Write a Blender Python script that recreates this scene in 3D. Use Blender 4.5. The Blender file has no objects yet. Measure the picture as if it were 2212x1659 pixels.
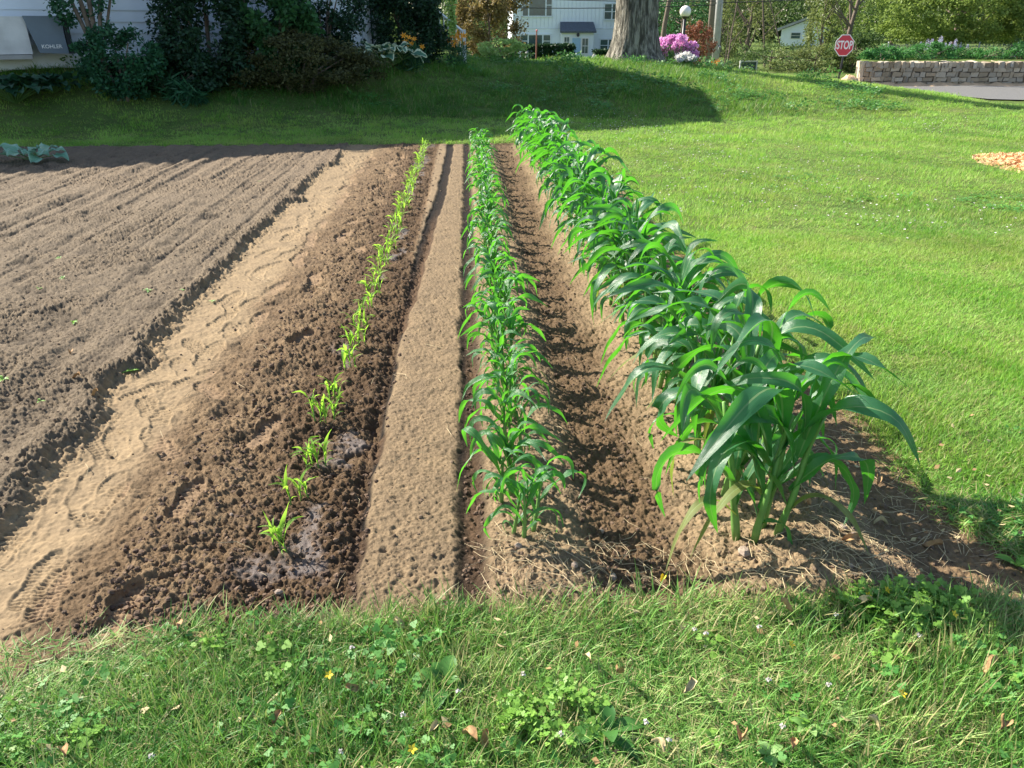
import bpy, math, random
import numpy as np
from mathutils import Vector, Matrix
from math import sin, cos, pi, radians as R

rnd = random.Random(7)
rng = np.random.default_rng(7)
sc = bpy.context.scene
COL = sc.collection

# ------------------------------------------------------------------ camera, sky, sun, exposure
FPX, CX, CY = 1640.0, 1106.0, 829.5           # focal length and centre for a 2212 px wide picture
PITCH, YAW, CAMH = R(25.14), R(3.19), 1.6
cam_d = bpy.data.cameras.new('camera')
cam_d.sensor_width = 36.0
cam_d.lens = 36.0 * FPX / 2212.0
cam_d.clip_start, cam_d.clip_end = 0.05, 2000.0
cam = bpy.data.objects.new('camera', cam_d)
COL.objects.link(cam)
cam.location = (0, 0, CAMH)
cam.rotation_euler = (pi / 2 - PITCH, 0, -YAW)
sc.camera = cam

SUN_EL, SUN_AZ = R(38.0), R(-58.0)            # azimuth clockwise from +Y
world = bpy.data.worlds.new("World")
sc.world = world
world.use_nodes = True
wn, wl = world.node_tree.nodes, world.node_tree.links
sky = wn.new('ShaderNodeTexSky')
sky.sky_type = 'NISHITA'
sky.sun_disc = False
sky.sun_elevation = SUN_EL
sky.sun_rotation = SUN_AZ
sky.air_density = 1.0
sky.dust_density = 1.0
wn['Background'].inputs[1].default_value = 0.10
wl.new(sky.outputs[0], wn['Background'].inputs[0])
sun_d = bpy.data.lights.new('sun', 'SUN')
sun_d.energy = 5.0
sun_d.angle = R(0.5)
sun_d.color = (1.0, 0.93, 0.82)
sun = bpy.data.objects.new('sun', sun_d)
COL.objects.link(sun)
sdir = Vector((sin(SUN_AZ) * cos(SUN_EL), cos(SUN_AZ) * cos(SUN_EL), sin(SUN_EL)))
sun.rotation_euler = sdir.to_track_quat('Z', 'Y').to_euler()
sun.location = (-20, 15, 30)
sc.view_settings.view_transform = 'Standard'
sc.view_settings.look = 'None'
sc.view_settings.exposure = 1.27
sc.view_settings.gamma = 1.0
sc.view_settings.use_curve_mapping = False
sc.cycles.max_bounces = 6
sc.cycles.transparent_max_bounces = 6
sc.cycles.use_denoising = True

_f = Vector((sin(YAW) * cos(PITCH), cos(YAW) * cos(PITCH), -sin(PITCH)))
_r = Vector((cos(YAW), -sin(YAW), 0))
_u = _r.cross(_f)
def ray(px, py):
    return _f + _r * ((px - CX) / FPX) + _u * ((CY - py) / FPX)
def gp(px, py, z=0.0):
    d = ray(px, py); t = (z - CAMH) / d.z
    return Vector((d.x * t, d.y * t, z))
def at(px, py, Y):
    d = ray(px, py); t = Y / d.y
    return Vector((d.x * t, Y, CAMH + d.z * t))

# ------------------------------------------------------------------ noise
def _hash(ix, iy, s):
    h = (ix.astype(np.int64) * 374761393 + iy.astype(np.int64) * 668265263 + s * 974711) & 0x7fffffff
    h = (h ^ (h >> 13)) * 1274126177 & 0x7fffffff
    return ((h ^ (h >> 16)) & 0xffff) / 65535.0
def vn(x, y, s=0):
    x = np.asarray(x, float); y = np.asarray(y, float)
    ix = np.floor(x); iy = np.floor(y); fx = x - ix; fy = y - iy
    fx = fx * fx * (3 - 2 * fx); fy = fy * fy * (3 - 2 * fy)
    a = _hash(ix, iy, s); b = _hash(ix + 1, iy, s); c = _hash(ix, iy + 1, s); d = _hash(ix + 1, iy + 1, s)
    return (a * (1 - fx) + b * fx) * (1 - fy) + (c * (1 - fx) + d * fx) * fy * 1.0 - 0.5
def fbm(x, y, f, o=3, s=0, g=0.5):
    r = 0; a = 1.0
    for i in range(o):
        c, sn = cos(.7 * i + .4), sin(.7 * i + .4)
        r = r + a * vn((x * c - y * sn) * f, (x * sn + y * c) * f, s + i * 17); f *= 2.03; a *= g
    return r
def sst(a, b, x):
    t = np.clip((np.asarray(x, float) - a) / (b - a), 0, 1); return t * t * (3 - 2 * t)
def lumps(x, y, cell, s, dens=1.0, rmin=.25, rmax=.55):
    """rounded crumbs: one half-dome per jittered cell"""
    gx = np.floor(x / cell); gy = np.floor(y / cell); out = np.zeros_like(x)
    for dx in (-1, 0, 1):
        for dy in (-1, 0, 1):
            cx_ = gx + dx; cy_ = gy + dy
            px = (cx_ + .15 + .7 * _hash(cx_, cy_, s)) * cell; py = (cy_ + .15 + .7 * _hash(cx_, cy_, s + 1)) * cell
            r = cell * (rmin + (rmax - rmin) * _hash(cx_, cy_, s + 2))
            on = _hash(cx_, cy_, s + 3) < dens
            d2 = ((x - px) ** 2 + (y - py) ** 2) / (r * r)
            out = np.maximum(out, np.where(on & (d2 < 1), r * np.sqrt(np.maximum(0, 1 - d2)) / cell, 0))
    return out

# ------------------------------------------------------------------ mesh helpers
def props(o, label=None, cat=None, group=None, kind=None):
    if label: o['label'] = label
    if cat: o['category'] = cat
    if group: o['group'] = group
    if kind: o['kind'] = kind
    return o
def empty(name, loc, label, cat, group=None, rz=0.0):
    o = bpy.data.objects.new(name, None); o.empty_display_size = .1
    o.location = loc; o.rotation_euler = (0, 0, rz); COL.objects.link(o)
    return props(o, label, cat, group)
def link(name, me, parent=None, loc=None, rot=None, scale=None, coll=None):
    o = bpy.data.objects.new(name, me); (coll or COL).objects.link(o)
    if parent is not None: o.parent = parent
    if loc is not None: o.location = loc
    if rot is not None: o.rotation_euler = rot
    if scale is not None: o.scale = scale
    return o
def mesh_np(name, V, F, mat, smooth=False, attrs=None):
    """V (n,3), F (m,k) all the same size or list of such arrays"""
    me = bpy.data.meshes.new(name)
    V = np.ascontiguousarray(V, np.float32)
    Fs = F if isinstance(F, list) else [F]
    Fs = [np.asarray(f, np.int32) for f in Fs if len(f)]
    me.vertices.add(len(V)); me.vertices.foreach_set('co', V.ravel())
    loops = np.concatenate([f.ravel() for f in Fs]); sizes = np.concatenate([np.full(len(f), f.shape[1], np.int32) for f in Fs])
    starts = np.concatenate([[0], np.cumsum(sizes)[:-1]]).astype(np.int32)
    me.loops.add(len(loops)); me.loops.foreach_set('vertex_index', loops)
    me.polygons.add(len(sizes)); me.polygons.foreach_set('loop_start', starts)
    me.update(calc_edges=True); me.validate()
    if smooth: me.polygons.foreach_set('use_smooth', np.ones(len(me.polygons), bool))
    if mat: me.materials.append(mat)
    for k, v in (attrs or {}).items():
        v = np.asarray(v, np.float32)
        if v.ndim == 1:
            a = me.attributes.new(k, 'FLOAT', 'POINT'); a.data.foreach_set('value', v)
        else:
            a = me.attributes.new(k, 'FLOAT_VECTOR', 'POINT'); a.data.foreach_set('vector', v.ravel())
    return me
class MB:
    def __init__(s): s.v = []; s.f = []; s.t = []; s.tint = 0.5
    def quad(s, a, b, c, d):
        n = len(s.v); s.v += [tuple(a), tuple(b), tuple(c), tuple(d)]; s.f.append((n, n + 1, n + 2, n + 3)); s.t += [s.tint] * 4
    def box(s, x0, x1, y0, y1, z0, z1, M=None):
        n = len(s.v)
        P = [Vector(p) for p in ((x0, y0, z0), (x1, y0, z0), (x1, y1, z0), (x0, y1, z0), (x0, y0, z1), (x1, y0, z1), (x1, y1, z1), (x0, y1, z1))]
        if M is not None: P = [M @ p for p in P]
        s.v += [tuple(p) for p in P]; s.t += [s.tint] * 8
        s.f += [tuple(n + i for i in q) for q in ((0, 3, 2, 1), (4, 5, 6, 7), (0, 1, 5, 4), (1, 2, 6, 5), (2, 3, 7, 6), (3, 0, 4, 7))]
    def prism(s, poly, y0, y1, M=None):
        """polygon in xz, extruded along y"""
        n = len(s.v); k = len(poly)
        P = [Vector((p[0], y0, p[1])) for p in poly] + [Vector((p[0], y1, p[1])) for p in poly]
        if M is not None: P = [M @ p for p in P]
        s.v += [tuple(p) for p in P]; s.t += [s.tint] * (2 * k)
        s.f.append(tuple(n + i for i in range(k))); s.f.append(tuple(n + k + i for i in reversed(range(k))))
        for i in range(k):
            j = (i + 1) % k; s.f.append((n + j, n + i, n + k + i, n + k + j))
    def tube(s, path, rad, seg=7, cap=True):
        n0 = len(s.v); m = len(path); path = [Vector(p) for p in path]
        for i, p in enumerate(path):
            t = (path[min(i + 1, m - 1)] - path[max(i - 1, 0)]).normalized()
            a = t.cross(Vector((0, 1, 0.01))) if abs(t.y) < .9 else t.cross(Vector((1, 0, 0)))
            a.normalize(); b = t.cross(a); r = rad[i] if hasattr(rad, '__len__') else rad
            for k in range(seg):
                g = 2 * pi * k / seg; s.v.append(tuple(p + (a * cos(g) + b * sin(g)) * r)); s.t.append(s.tint)
        for i in range(m - 1):
            for k in range(seg):
                q = (k + 1) % seg
                s.f.append((n0 + i * seg + k, n0 + i * seg + q, n0 + (i + 1) * seg + q, n0 + (i + 1) * seg + k))
        if cap:
            s.f.append(tuple(n0 + k for k in reversed(range(seg)))); s.f.append(tuple(n0 + (m - 1) * seg + k for k in range(seg)))
    def sphere(s, c, r, nu=10, nv=7, sq=(1, 1, 1)):
        n0 = len(s.v); c = Vector(c)
        s.v.append(tuple(c + Vector((0, 0, r * sq[2])))); s.t.append(s.tint)
        for i in range(1, nv):
            for k in range(nu):
                a = pi * i / nv; g = 2 * pi * k / nu
                s.v.append((c.x + r * sq[0] * sin(a) * cos(g), c.y + r * sq[1] * sin(a) * sin(g), c.z + r * sq[2] * cos(a))); s.t.append(s.tint)
        s.v.append(tuple(c - Vector((0, 0, r * sq[2])))); s.t.append(s.tint)
        for k in range(nu): s.f.append((n0, n0 + 1 + k, n0 + 1 + (k + 1) % nu))
        for i in range(nv - 2):
            for k in range(nu):
                a = n0 + 1 + i * nu; q = (k + 1) % nu; s.f.append((a + k, a + nu + k, a + nu + q, a + q))
        e = len(s.v) - 1; a = n0 + 1 + (nv - 2) * nu
        for k in range(nu): s.f.append((a + k, e, a + (k + 1) % nu))
    def mesh(s, name, mat, smooth=False):
        me = bpy.data.meshes.new(name); me.from_pydata(s.v, [], s.f)
        if smooth: me.polygons.foreach_set('use_smooth', [True] * len(me.polygons))
        me.materials.append(mat)
        a = me.attributes.new('tint', 'FLOAT', 'POINT'); a.data.foreach_set('value', s.t)
        return me
    def build(s, name, mat, parent=None, smooth=False, loc=None, rot=None):
        return link(name, s.mesh(name, mat, smooth), parent, loc, rot)

# ------------------------------------------------------------------ materials
class NT:
    def __init__(s, name):
        s.m = bpy.data.materials.new(name); s.m.use_nodes = True
        s.n = s.m.node_tree.nodes; s.l = s.m.node_tree.links
        s.b = s.n['Principled BSDF']; s.out = s.n['Material Output']
    def add(s, t, **kw):
        n = s.n.new(t)
        for k, v in kw.items():
            if k.startswith('i_'):
                n.inputs[k[2:].replace('_', ' ')].default_value = v
            else: setattr(n, k, v)
        return n
    def val(s, sock, v):
        if hasattr(v, 'links') or hasattr(v, 'is_linked'): s.l.new(v, sock)
        else: sock.default_value = v
    def attr(s, name): return s.add('ShaderNodeAttribute', attribute_name=name).outputs['Fac']
    def avec(s, name): return s.add('ShaderNodeAttribute', attribute_name=name).outputs['Vector']
    def pos(s): return s.add('ShaderNodeNewGeometry').outputs['Position']
    def obj(s): return s.add('ShaderNodeTexCoord').outputs['Object']
    def noise(s, vec, scale, detail=3, rough=.55, sc3=None):
        if sc3:
            mp = s.add('ShaderNodeMapping'); mp.inputs['Scale'].default_value = sc3; s.l.new(vec, mp.inputs[0]); vec = mp.outputs[0]
        n = s.add('ShaderNodeTexNoise'); n.inputs['Scale'].default_value = scale; n.inputs['Detail'].default_value = detail
        n.inputs['Roughness'].default_value = rough; s.l.new(vec, n.inputs['Vector']); return n.outputs['Fac']
    def ramp(s, fac, stops):
        r = s.add('ShaderNodeValToRGB'); s.l.new(fac, r.inputs[0]); e = r.color_ramp.elements
        while len(e) < len(stops): e.new(.5)
        for i, (p, c) in enumerate(stops): e[i].position = p; e[i].color = (*c, 1)
        return r.outputs[0]
    def mix(s, fac, a, b, mode='MIX'):
        n = s.add('ShaderNodeMix', data_type='RGBA', blend_type=mode); s.val(n.inputs[0], fac)
        for sock, v in ((n.inputs[6], a), (n.inputs[7], b)):
            if isinstance(v, tuple): sock.default_value = (*v, 1)
            else: s.l.new(v, sock)
        return n.outputs[2]
    def math(s, op, a, b=0.0, c=0.0):
        n = s.add('ShaderNodeMath', operation=op); s.val(n.inputs[0], a); s.val(n.inputs[1], b); s.val(n.inputs[2], c); return n.outputs[0]
    def bump(s, h, strength=.3, dist=.01):
        n = s.add('ShaderNodeBump'); n.inputs['Strength'].default_value = strength; n.inputs['Distance'].default_value = dist
        s.l.new(h, n.inputs['Height']); s.l.new(n.outputs[0], s.b.inputs['Normal']); return n
    def base(s, c):
        if isinstance(c, tuple): s.b.inputs['Base Color'].default_value = (*c, 1)
        else: s.l.new(c, s.b.inputs['Base Color'])
        return s
    def rough(s, r): s.val(s.b.inputs['Roughness'], r); return s
    def translucent(s, col, amt):
        t = s.add('ShaderNodeBsdfTranslucent')
        if isinstance(col, tuple): t.inputs[0].default_value = (*col, 1)
        else: s.l.new(col, t.inputs[0])
        mx = s.add('ShaderNodeMixShader'); s.val(mx.inputs[0], amt)
        s.l.new(s.b.outputs[0], mx.inputs[1]); s.l.new(t.outputs[0], mx.inputs[2]); s.l.new(mx.outputs[0], s.out.inputs[0])

def plain(name, c, rough=.6, var=.12, scale=6.0, bump=0.0, bscale=40.0, metal=0.0, spec=None):
    t = NT(name); p = t.obj(); n = t.noise(p, scale, 4)
    d = tuple(x * (1 - var) for x in c); e = tuple(min(1, x * (1 + var)) for x in c)
    t.base(t.ramp(n, [(.3, d), (.7, e)])).rough(rough); t.b.inputs['Metallic'].default_value = metal
    if spec is not None: t.b.inputs['Specular IOR Level'].default_value = spec
    if bump: t.bump(t.noise(p, bscale, 3), bump, .005)
    return t.m
def leafmat(name, dark, light, trans=.35, rough=.5, tcol=None, spec=.3):
    t = NT(name); tint = t.attr('tint'); w = t.noise(t.pos(), 1.3, 2)
    f = t.math('ADD', t.math('MULTIPLY', tint, .75), t.math('MULTIPLY', t.math('SUBTRACT', w, .5), .8)); f = t.math('ADD', f, .1)
    c = t.ramp(f, [(0.0, dark), (1.0, light)]); t.base(c).rough(rough); t.b.inputs['Specular IOR Level'].default_value = spec
    t.translucent(tcol if tcol else t.mix(.5, c, tuple(min(1, x * 1.6) for x in light)), trans)
    return t.m

def corn_mat(name, top, top2, tr, rough=.36, spec=.5, trans=.42):
    t = NT(name); u = t.attr('u'); v = t.attr('v'); au = t.math('ABSOLUTE', u)
    rn = t.add('ShaderNodeObjectInfo').outputs['Random']
    c = t.mix(rn, top, top2)
    # pale midrib and the fine parallel veins of the blade
    vein = t.math('SINE', t.math('MULTIPLY', u, 46.0)); vein = t.math('MULTIPLY_ADD', vein, .22, .5)
    c = t.mix(vein, tuple(x * .82 for x in top), c)
    mid = t.math('LESS_THAN', au, t.math('MULTIPLY_ADD', v, -.09, .13))
    c = t.mix(t.math('MULTIPLY', mid, .55), c, (0.34, .46, .2))
    blot = t.noise(t.pos(), 9, 3); c = t.mix(t.math('MULTIPLY', blot, .35), c, tuple(x * .7 for x in top2))
    t.base(c); t.val(t.b.inputs['Roughness'], rough); t.b.inputs['Specular IOR Level'].default_value = spec
    h = t.math('ADD', t.math('MULTIPLY', vein, 1.0), t.math('MULTIPLY', mid, .6)); h = t.math('ADD', h, t.math('MULTIPLY', t.noise(t.pos(), 45, 3), 1.6))
    t.bump(h, .6, .0018)
    tc = t.mix(vein, tr, tuple(x * .8 for x in tr)); tc = t.mix(t.math('MULTIPLY', mid, .4), tc, (.3, .42, .15))
    t.translucent(tc, trans); return t.m

M = {}
M['corn_big'] = corn_mat('tall_corn_leaf', (.032, .135, .062), (.06, .18, .07), (.13, .58, .02), .37, .85, .38)
M['corn_mid'] = corn_mat('young_corn_leaf', (.05, .19, .07), (.08, .24, .07), (.17, .68, .03), .38, .75, .38)
M['corn_small'] = corn_mat('seedling_leaf', (.24, .46, .07), (.33, .54, .10), (.50, .90, .08), .5, .3, .45)
M['corn_old'] = corn_mat('ageing_corn_leaf', (.16, .22, .06), (.24, .24, .09), (.35, .5, .06), .5, .4, .35)
M['corn_stalk'] = plain('corn_stalk', (.13, .27, .06), .45, .25, 12)
def soil_mat():
    t = NT('soil'); p = t.pos(); c = t.avec('col')
    n = t.noise(p, 55, 5, .7); n2 = t.noise(p, 7, 4, .6); n3 = t.noise(p, 260, 2, .6)
    c = t.mix(1.0, c, t.ramp(n, [(.25, (.68, .66, .64)), (.75, (1.22, 1.2, 1.18))]), 'MULTIPLY')
    c = t.mix(1.0, c, t.ramp(n2, [(.3, (.82, .82, .83)), (.7, (1.14, 1.13, 1.1))]), 'MULTIPLY')
    speck = t.ramp(n3, [(.66, (0, 0, 0)), (.75, (1, 1, 1))]); c = t.mix(t.math('MULTIPLY', speck, .22), c, (.55, .45, .34))
    t.base(c).rough(t.math('SUBTRACT', .95, t.math('MULTIPLY', t.attr('wet'), .35)))
    t.b.inputs['Specular IOR Level'].default_value = .25
    h = t.math('ADD', t.noise(p, 130, 4, .7), t.math('MULTIPLY', n, 1.2)); b = t.bump(h, 1.0, .006)
    s = t.math('MULTIPLY_ADD', t.attr('smoothness'), -.85, 1.0); t.l.new(s, b.inputs['Strength'])
    return t.m
M['soil'] = soil_mat()
def lawn_ground_mat():
    t = NT('lawn_ground'); p = t.pos(); a = t.noise(p, 1.1, 4, .6); b = t.noise(p, 30, 5, .7)
    c = t.ramp(a, [(.3, (.05, .11, .02)), (.55, (.09, .16, .03)), (.75, (.17, .18, .07))])
    c = t.mix(t.ramp(b, [(.4, (0, 0, 0)), (.7, (.7, .7, .7))]), c, (.15, .12, .06))
    t.base(c).rough(.95); t.bump(b, .8, .03); t.b.inputs['Specular IOR Level'].default_value = .1; return t.m
M['lawn_ground'] = lawn_ground_mat()
def grass_mat(name, cols, straw=.12, tc=(.38, .62, .07), tr=.4, brown=0.0):
    t = NT(name); p = t.pos(); big = t.noise(p, .55, 3, .6); med = t.noise(p, 3.2, 3, .6)
    tint = t.attr('tint'); oi = t.add('ShaderNodeObjectInfo').outputs['Random']
    f = t.math('ADD', t.math('MULTIPLY', t.math('SUBTRACT', big, .5), 2.1), t.math('MULTIPLY', t.math('SUBTRACT', med, .5), 1.1))
    f = t.math('ADD', f, t.math('MULTIPLY_ADD', tint, .5, .25)); f = t.math('ADD', f, t.math('MULTIPLY_ADD', oi, .3, -.15))
    c = t.ramp(f, cols)
    if brown:
        st = t.add('ShaderNodeVectorMath', operation='DOT_PRODUCT'); st.inputs[1].default_value = (.83, .55, 0); t.l.new(p, st.inputs[0])
        sw = t.math('SINE', t.math('ADD', t.math('MULTIPLY', st.outputs['Value'], 5.2), t.math('MULTIPLY', big, 4.0))); c = t.mix(t.math('MULTIPLY_ADD', sw, .20, .20), c, (.42, .60, .16))  # mowing stripes: the lighter look of leaning blades is mixed into the colour
        bn = t.noise(p, .8, 4, .65); c = t.mix(t.ramp(bn, [(.47, (0, 0, 0)), (.66, (brown,) * 3)]), c, (.36, .30, .10))
        bn = t.noise(t.add('ShaderNodeVectorMath', operation='ADD').outputs[0], 1, 1) if False else t.noise(p, .33, 3, .6); c = t.mix(t.ramp(bn, [(.5, (0, 0, 0)), (.68, (.45,) * 3)]), c, (.17, .33, .10))
    dry = t.math('GREATER_THAN', t.math('ADD', t.math('MULTIPLY', t.math('FRACT', t.math('MULTIPLY', tint, 37.0)), .8), t.math('MULTIPLY', med, .4)), 1.0 - straw)
    c = t.mix(t.math('MULTIPLY', dry, .85), c, (.42, .35, .18))
    t.base(c).rough(.5); t.b.inputs['Specular IOR Level'].default_value = .35
    t.translucent(t.mix(.45, c, tc), tr); return t.m
M['grass'] = grass_mat('grass_blades', [(.0, (.04, .15, .025)), (.35, (.10, .26, .045)), (.65, (.19, .37, .07)), (1.0, (.40, .48, .17))], .26, (.30, .58, .07), .27)
M['field_grass'] = grass_mat('field_grass', [(.0, (.085, .25, .032)), (.35, (.17, .38, .05)), (.65, (.27, .51, .07)), (1.0, (.42, .57, .14))], .14, (.42, .74, .06), .48, .45)
M['bank_grass'] = grass_mat('bank_grass', [(.0, (.035, .13, .02)), (.5, (.07, .22, .03)), (1.0, (.16, .33, .05))], .05)
M['clover'] = leafmat('clover_leaf', (.05, .19, .035), (.15, .36, .08), .3, .5)
M['light_clover'] = leafmat('light_clover_leaf', (.12, .28, .04), (.26, .45, .08), .3, .5)
M['weed'] = leafmat('weed_leaf', (.04, .14, .03), (.12, .28, .06), .3, .45)
M['pale_weed'] = leafmat('pale_weed_leaf', (.2, .38, .1), (.35, .52, .2), .3, .5)
M['dry_leaf'] = plain('dry_leaf', (.36, .22, .10), .8, .4, 30, .5, 80)
M['pale_dry_leaf'] = plain('pale_dry_leaf', (.52, .42, .22), .8, .3, 30, .5, 80)
M['yellow'] = plain('yellow_petal', (.85, .62, .03), .6, .15)
M['white_petal'] = plain('white_petal', (.8, .74, .72), .7, .1)
M['straw'] = plain('straw', (.48, .38, .22), .8, .3, 20)
M['stone'] = plain('pebble', (.34, .26, .2), .85, .25, 20, .5, 60)
M['shrub_dark'] = leafmat('dark_evergreen_leaf', (.008, .026, .014), (.03, .085, .035), .12, .5)
M['shrub_mid'] = leafmat('mid_green_leaf', (.02, .07, .025), (.07, .2, .06), .25, .5)
M['shrub_olive'] = leafmat('bronze_green_leaf', (.025, .035, .012), (.13, .13, .045), .2, .6)
M['ivy'] = leafmat('ivy_leaf', (.015, .06, .03), (.05, .17, .07), .2, .45)
M['tree_far'] = leafmat('far_tree_leaf', (.02, .05, .015), (.12, .19, .05), .3, .6)
M['tree_olive'] = leafmat('olive_tree_leaf', (.05, .08, .02), (.22, .26, .08), .3, .6)
M['tree_bright'] = leafmat('yellow_green_tree_leaf', (.07, .12, .02), (.27, .36, .08), .35, .6)
M['tree_copper'] = leafmat('copper_tree_leaf', (.045, .035, .015), (.30, .23, .08), .3, .6)
M['tree_red'] = leafmat('rusty_red_leaf', (.10, .035, .02), (.32, .13, .07), .3, .6)
M['lime'] = leafmat('lime_leaf', (.16, .3, .06), (.42, .58, .2), .35, .5)
M['cover'] = leafmat('ground_cover_leaf', (.03, .13, .04), (.11, .3, .07), .3, .5)
M['hedge'] = leafmat('hedge_leaf', (.008, .03, .01), (.03, .08, .025), .15, .6)
M['stem'] = plain('woody_stem', (.16, .12, .09), .9, .3, 15, .5, 50)
M['green_stem'] = plain('green_stem', (.1, .2, .05), .6)
M['white_paint'] = plain('white_paint', (.74, .78, .82), .5, .05, 2)
M['white_siding'] = plain('white_siding', (.80, .84, .88), .55, .06, 1.5)
M['far_siding'] = plain('far_house_siding', (.86, .90, .94), .5, .04, .6)
M['wall_stain'] = plain('foundation_plaster', (.6, .58, .56), .85, .18, 3, .3)
M['grey_cover'] = plain('grey_enclosure_paint', (.13, .17, .21), .5, .08, 4)
M['dark_gap'] = plain('dark_gap', (.03, .035, .04), .9)
M['roof'] = plain('asphalt_shingle', (.10, .115, .14), .9, .25, 10, .5, 30)
M['glass'] = plain('window_glass', (.045, .09, .10), .08, .3, 2, spec=.8)
M['curtain'] = plain('pale_curtain', (.35, .4, .38), .8, .2, 8)
M['blue_door'] = plain('blue_door_paint', (.33, .50, .66), .45, .05)
M['metal_black'] = plain('black_metal', (.02, .02, .022), .4)
M['globe'] = plain('white_globe', (.82, .78, .72), .3, .03)
M['pole_grey'] = plain('weathered_pole', (.38, .37, .36), .85, .2, 4, .4)
M['pole_brown'] = plain('brown_pole', (.2, .16, .13), .9, .25, 4, .4)
M['red'] = plain('sign_red', (.55, .03, .05), .45, .05)
M['sign_white'] = plain('sign_white', (.8, .78, .76), .45, .03)
M['rust'] = plain('rusty_steel', (.24, .09, .06), .7)
M['orange'] = plain('orange_petal', (.85, .36, .02), .5, .15)
M['purple'] = leafmat('phlox_petal', (.72, .24, .60), (.92, .50, .80), .3, .6)
M['lavender'] = leafmat('lavender_petal', (.4, .38, .62), (.62, .58, .8), .3, .6)
M['white_flower'] = leafmat('white_flower_petal', (.7, .7, .66), (.88, .86, .82), .3, .6)
M['wood_chip'] = plain('wood_chip', (.66, .40, .20), .85, .3, 25)
M['tan_dirt'] = plain('tan_dirt', (.62, .42, .24), .9, .2, 5, .6, 30)
M['deck_grey'] = plain('deck_grey', (.35, .33, .31), .8)
M['wire'] = plain('wire', (.3, .31, .32), .5, metal=.6)
t = NT('asphalt'); p = t.pos(); t.base(t.ramp(t.noise(p, 60, 4), [(.3, (.115, .112, .105)), (.7, (.165, .160, .150))])).rough(.9); t.bump(t.noise(p, 200, 2), .5, .01); M['asphalt'] = t.m
t = NT('bark'); p = t.obj()
nv = t.noise(p, 1.0, 6, .65, (15, 15, 2.6)); nw = t.noise(p, 5, 4)
t.base(t.mix(t.math('MULTIPLY', nw, .45), t.ramp(nv, [(.40, (.03, .026, .022)), (.5, (.16, .145, .12)), (.60, (.42, .385, .32))]), (.2, .19, .13))).rough(.95); t.bump(nv, 1.0, .12); M['bark'] = t.m
t = NT('wall_stone'); p = t.pos(); oi = t.add('ShaderNodeObjectInfo').outputs['Random']
c = t.ramp(oi, [(0, (.26, .20, .13)), (.4, (.48, .38, .26)), (.7, (.42, .37, .30)), (1, (.68, .57, .42))]); c = t.mix(t.math('MULTIPLY', t.noise(p, 9, 5, .7), .6), c, (.2, .17, .13))
t.base(c).rough(.95); t.bump(t.noise(p, 25, 4), .8, .02); M['wall_stone'] = t.m
M['mortar'] = plain('mortar', (.16, .13, .11), .95, .3, 4)

def hosta_mat(name, inner, margin, trans=.2, rough=.5):
    t = NT(name); u = t.math('ABSOLUTE', t.attr('u')); v = t.attr('v')
    e = t.math('ADD', u, t.math('MULTIPLY', t.math('SUBTRACT', t.noise(t.obj(), 18, 2), .5), .35))
    e2 = t.math('MAXIMUM', e, t.math('MULTIPLY', t.math('POWER', v, 4.0), 1.0))
    f = t.math('GREATER_THAN', e2, .62); c = t.mix(f, inner, margin)
    ve = t.math('MULTIPLY_ADD', t.math('SINE', t.math('MULTIPLY', t.attr('u'), 24.0)), .08, .92)
    c = t.mix(1.0, c, t.ramp(ve, [(0, (0, 0, 0)), (1, (1, 1, 1))]), 'MULTIPLY'); t.base(c).rough(rough); t.translucent(c, trans); return t.m
M['hosta_var'] = hosta_mat('variegated_hosta_leaf', (.09, .22, .13), (.80, .84, .55))
M['hosta_dark'] = hosta_mat('dark_hosta_leaf', (.02, .075, .035), (.025, .09, .04))
M['squash'] = hosta_mat('squash_leaf', (.20, .42, .26), (.28, .50, .36), .3, .38)

# ------------------------------------------------------------------ terrain
def H(x, y):
    x = np.asarray(x, float); y = np.asarray(y, float)
    crest = np.interp(x, [-30, -3, -.8, 1, 4, 7, 10, 12.5, 40], [1.0, .97, .88, .80, .76, .58, .32, .02, -.05])
    foot = np.interp(x, [-30, -8, -5, -2, 1, 5, 12], [12.4, 12.6, 13.4, 14.3, 14.8, 14.6, 14.0])
    s = sst(0, 1, (y - foot) / np.interp(x, [-8, -4, 0], [3.8, 4.6, 5.3]))
    z = crest * s
    lowz = np.interp(x, [-30, 5, 9, 12, 40], [-1.0, -1.0, -.5, -.3, -.3])
    drop = sst(0, 1, (y - np.interp(x, [0, 10, 12, 40], [21.8, 20.2, 18.4, 17.6])) / np.interp(x, [0, 9, 12], [9, 4.5, 3.0]))
    z = z + (lowz - crest) * drop
    near = 1 - sst(45, 60, y)
    z = z + near * .05 * fbm(x, y, .35, 3, 5) + .22 * np.exp(-((x + 1.8) / .9) ** 2 - ((y - 17.6) / .9) ** 2)
    # planting bed held up by the stone wall
    wy = 28.6 - .10 * (x - 13.2)
    bed = (x > 13.9 + .6 * (y - 28.6)) & (y > wy + .35) & (y < 33.5) & (x < 27)
    z = np.where(bed, np.maximum(z, .52 + .05 * fbm(x, y, .8, 2, 9)), z)
    z = z + .35 * np.exp(-(((x - 3.9) / 1.6) ** 2 + ((y - 21.4) / 1.2) ** 2)) * .35   # swell round the big tree's foot
    return z
def Hs(x, y): return float(H(np.array([x]), np.array([y]))[0])

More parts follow.
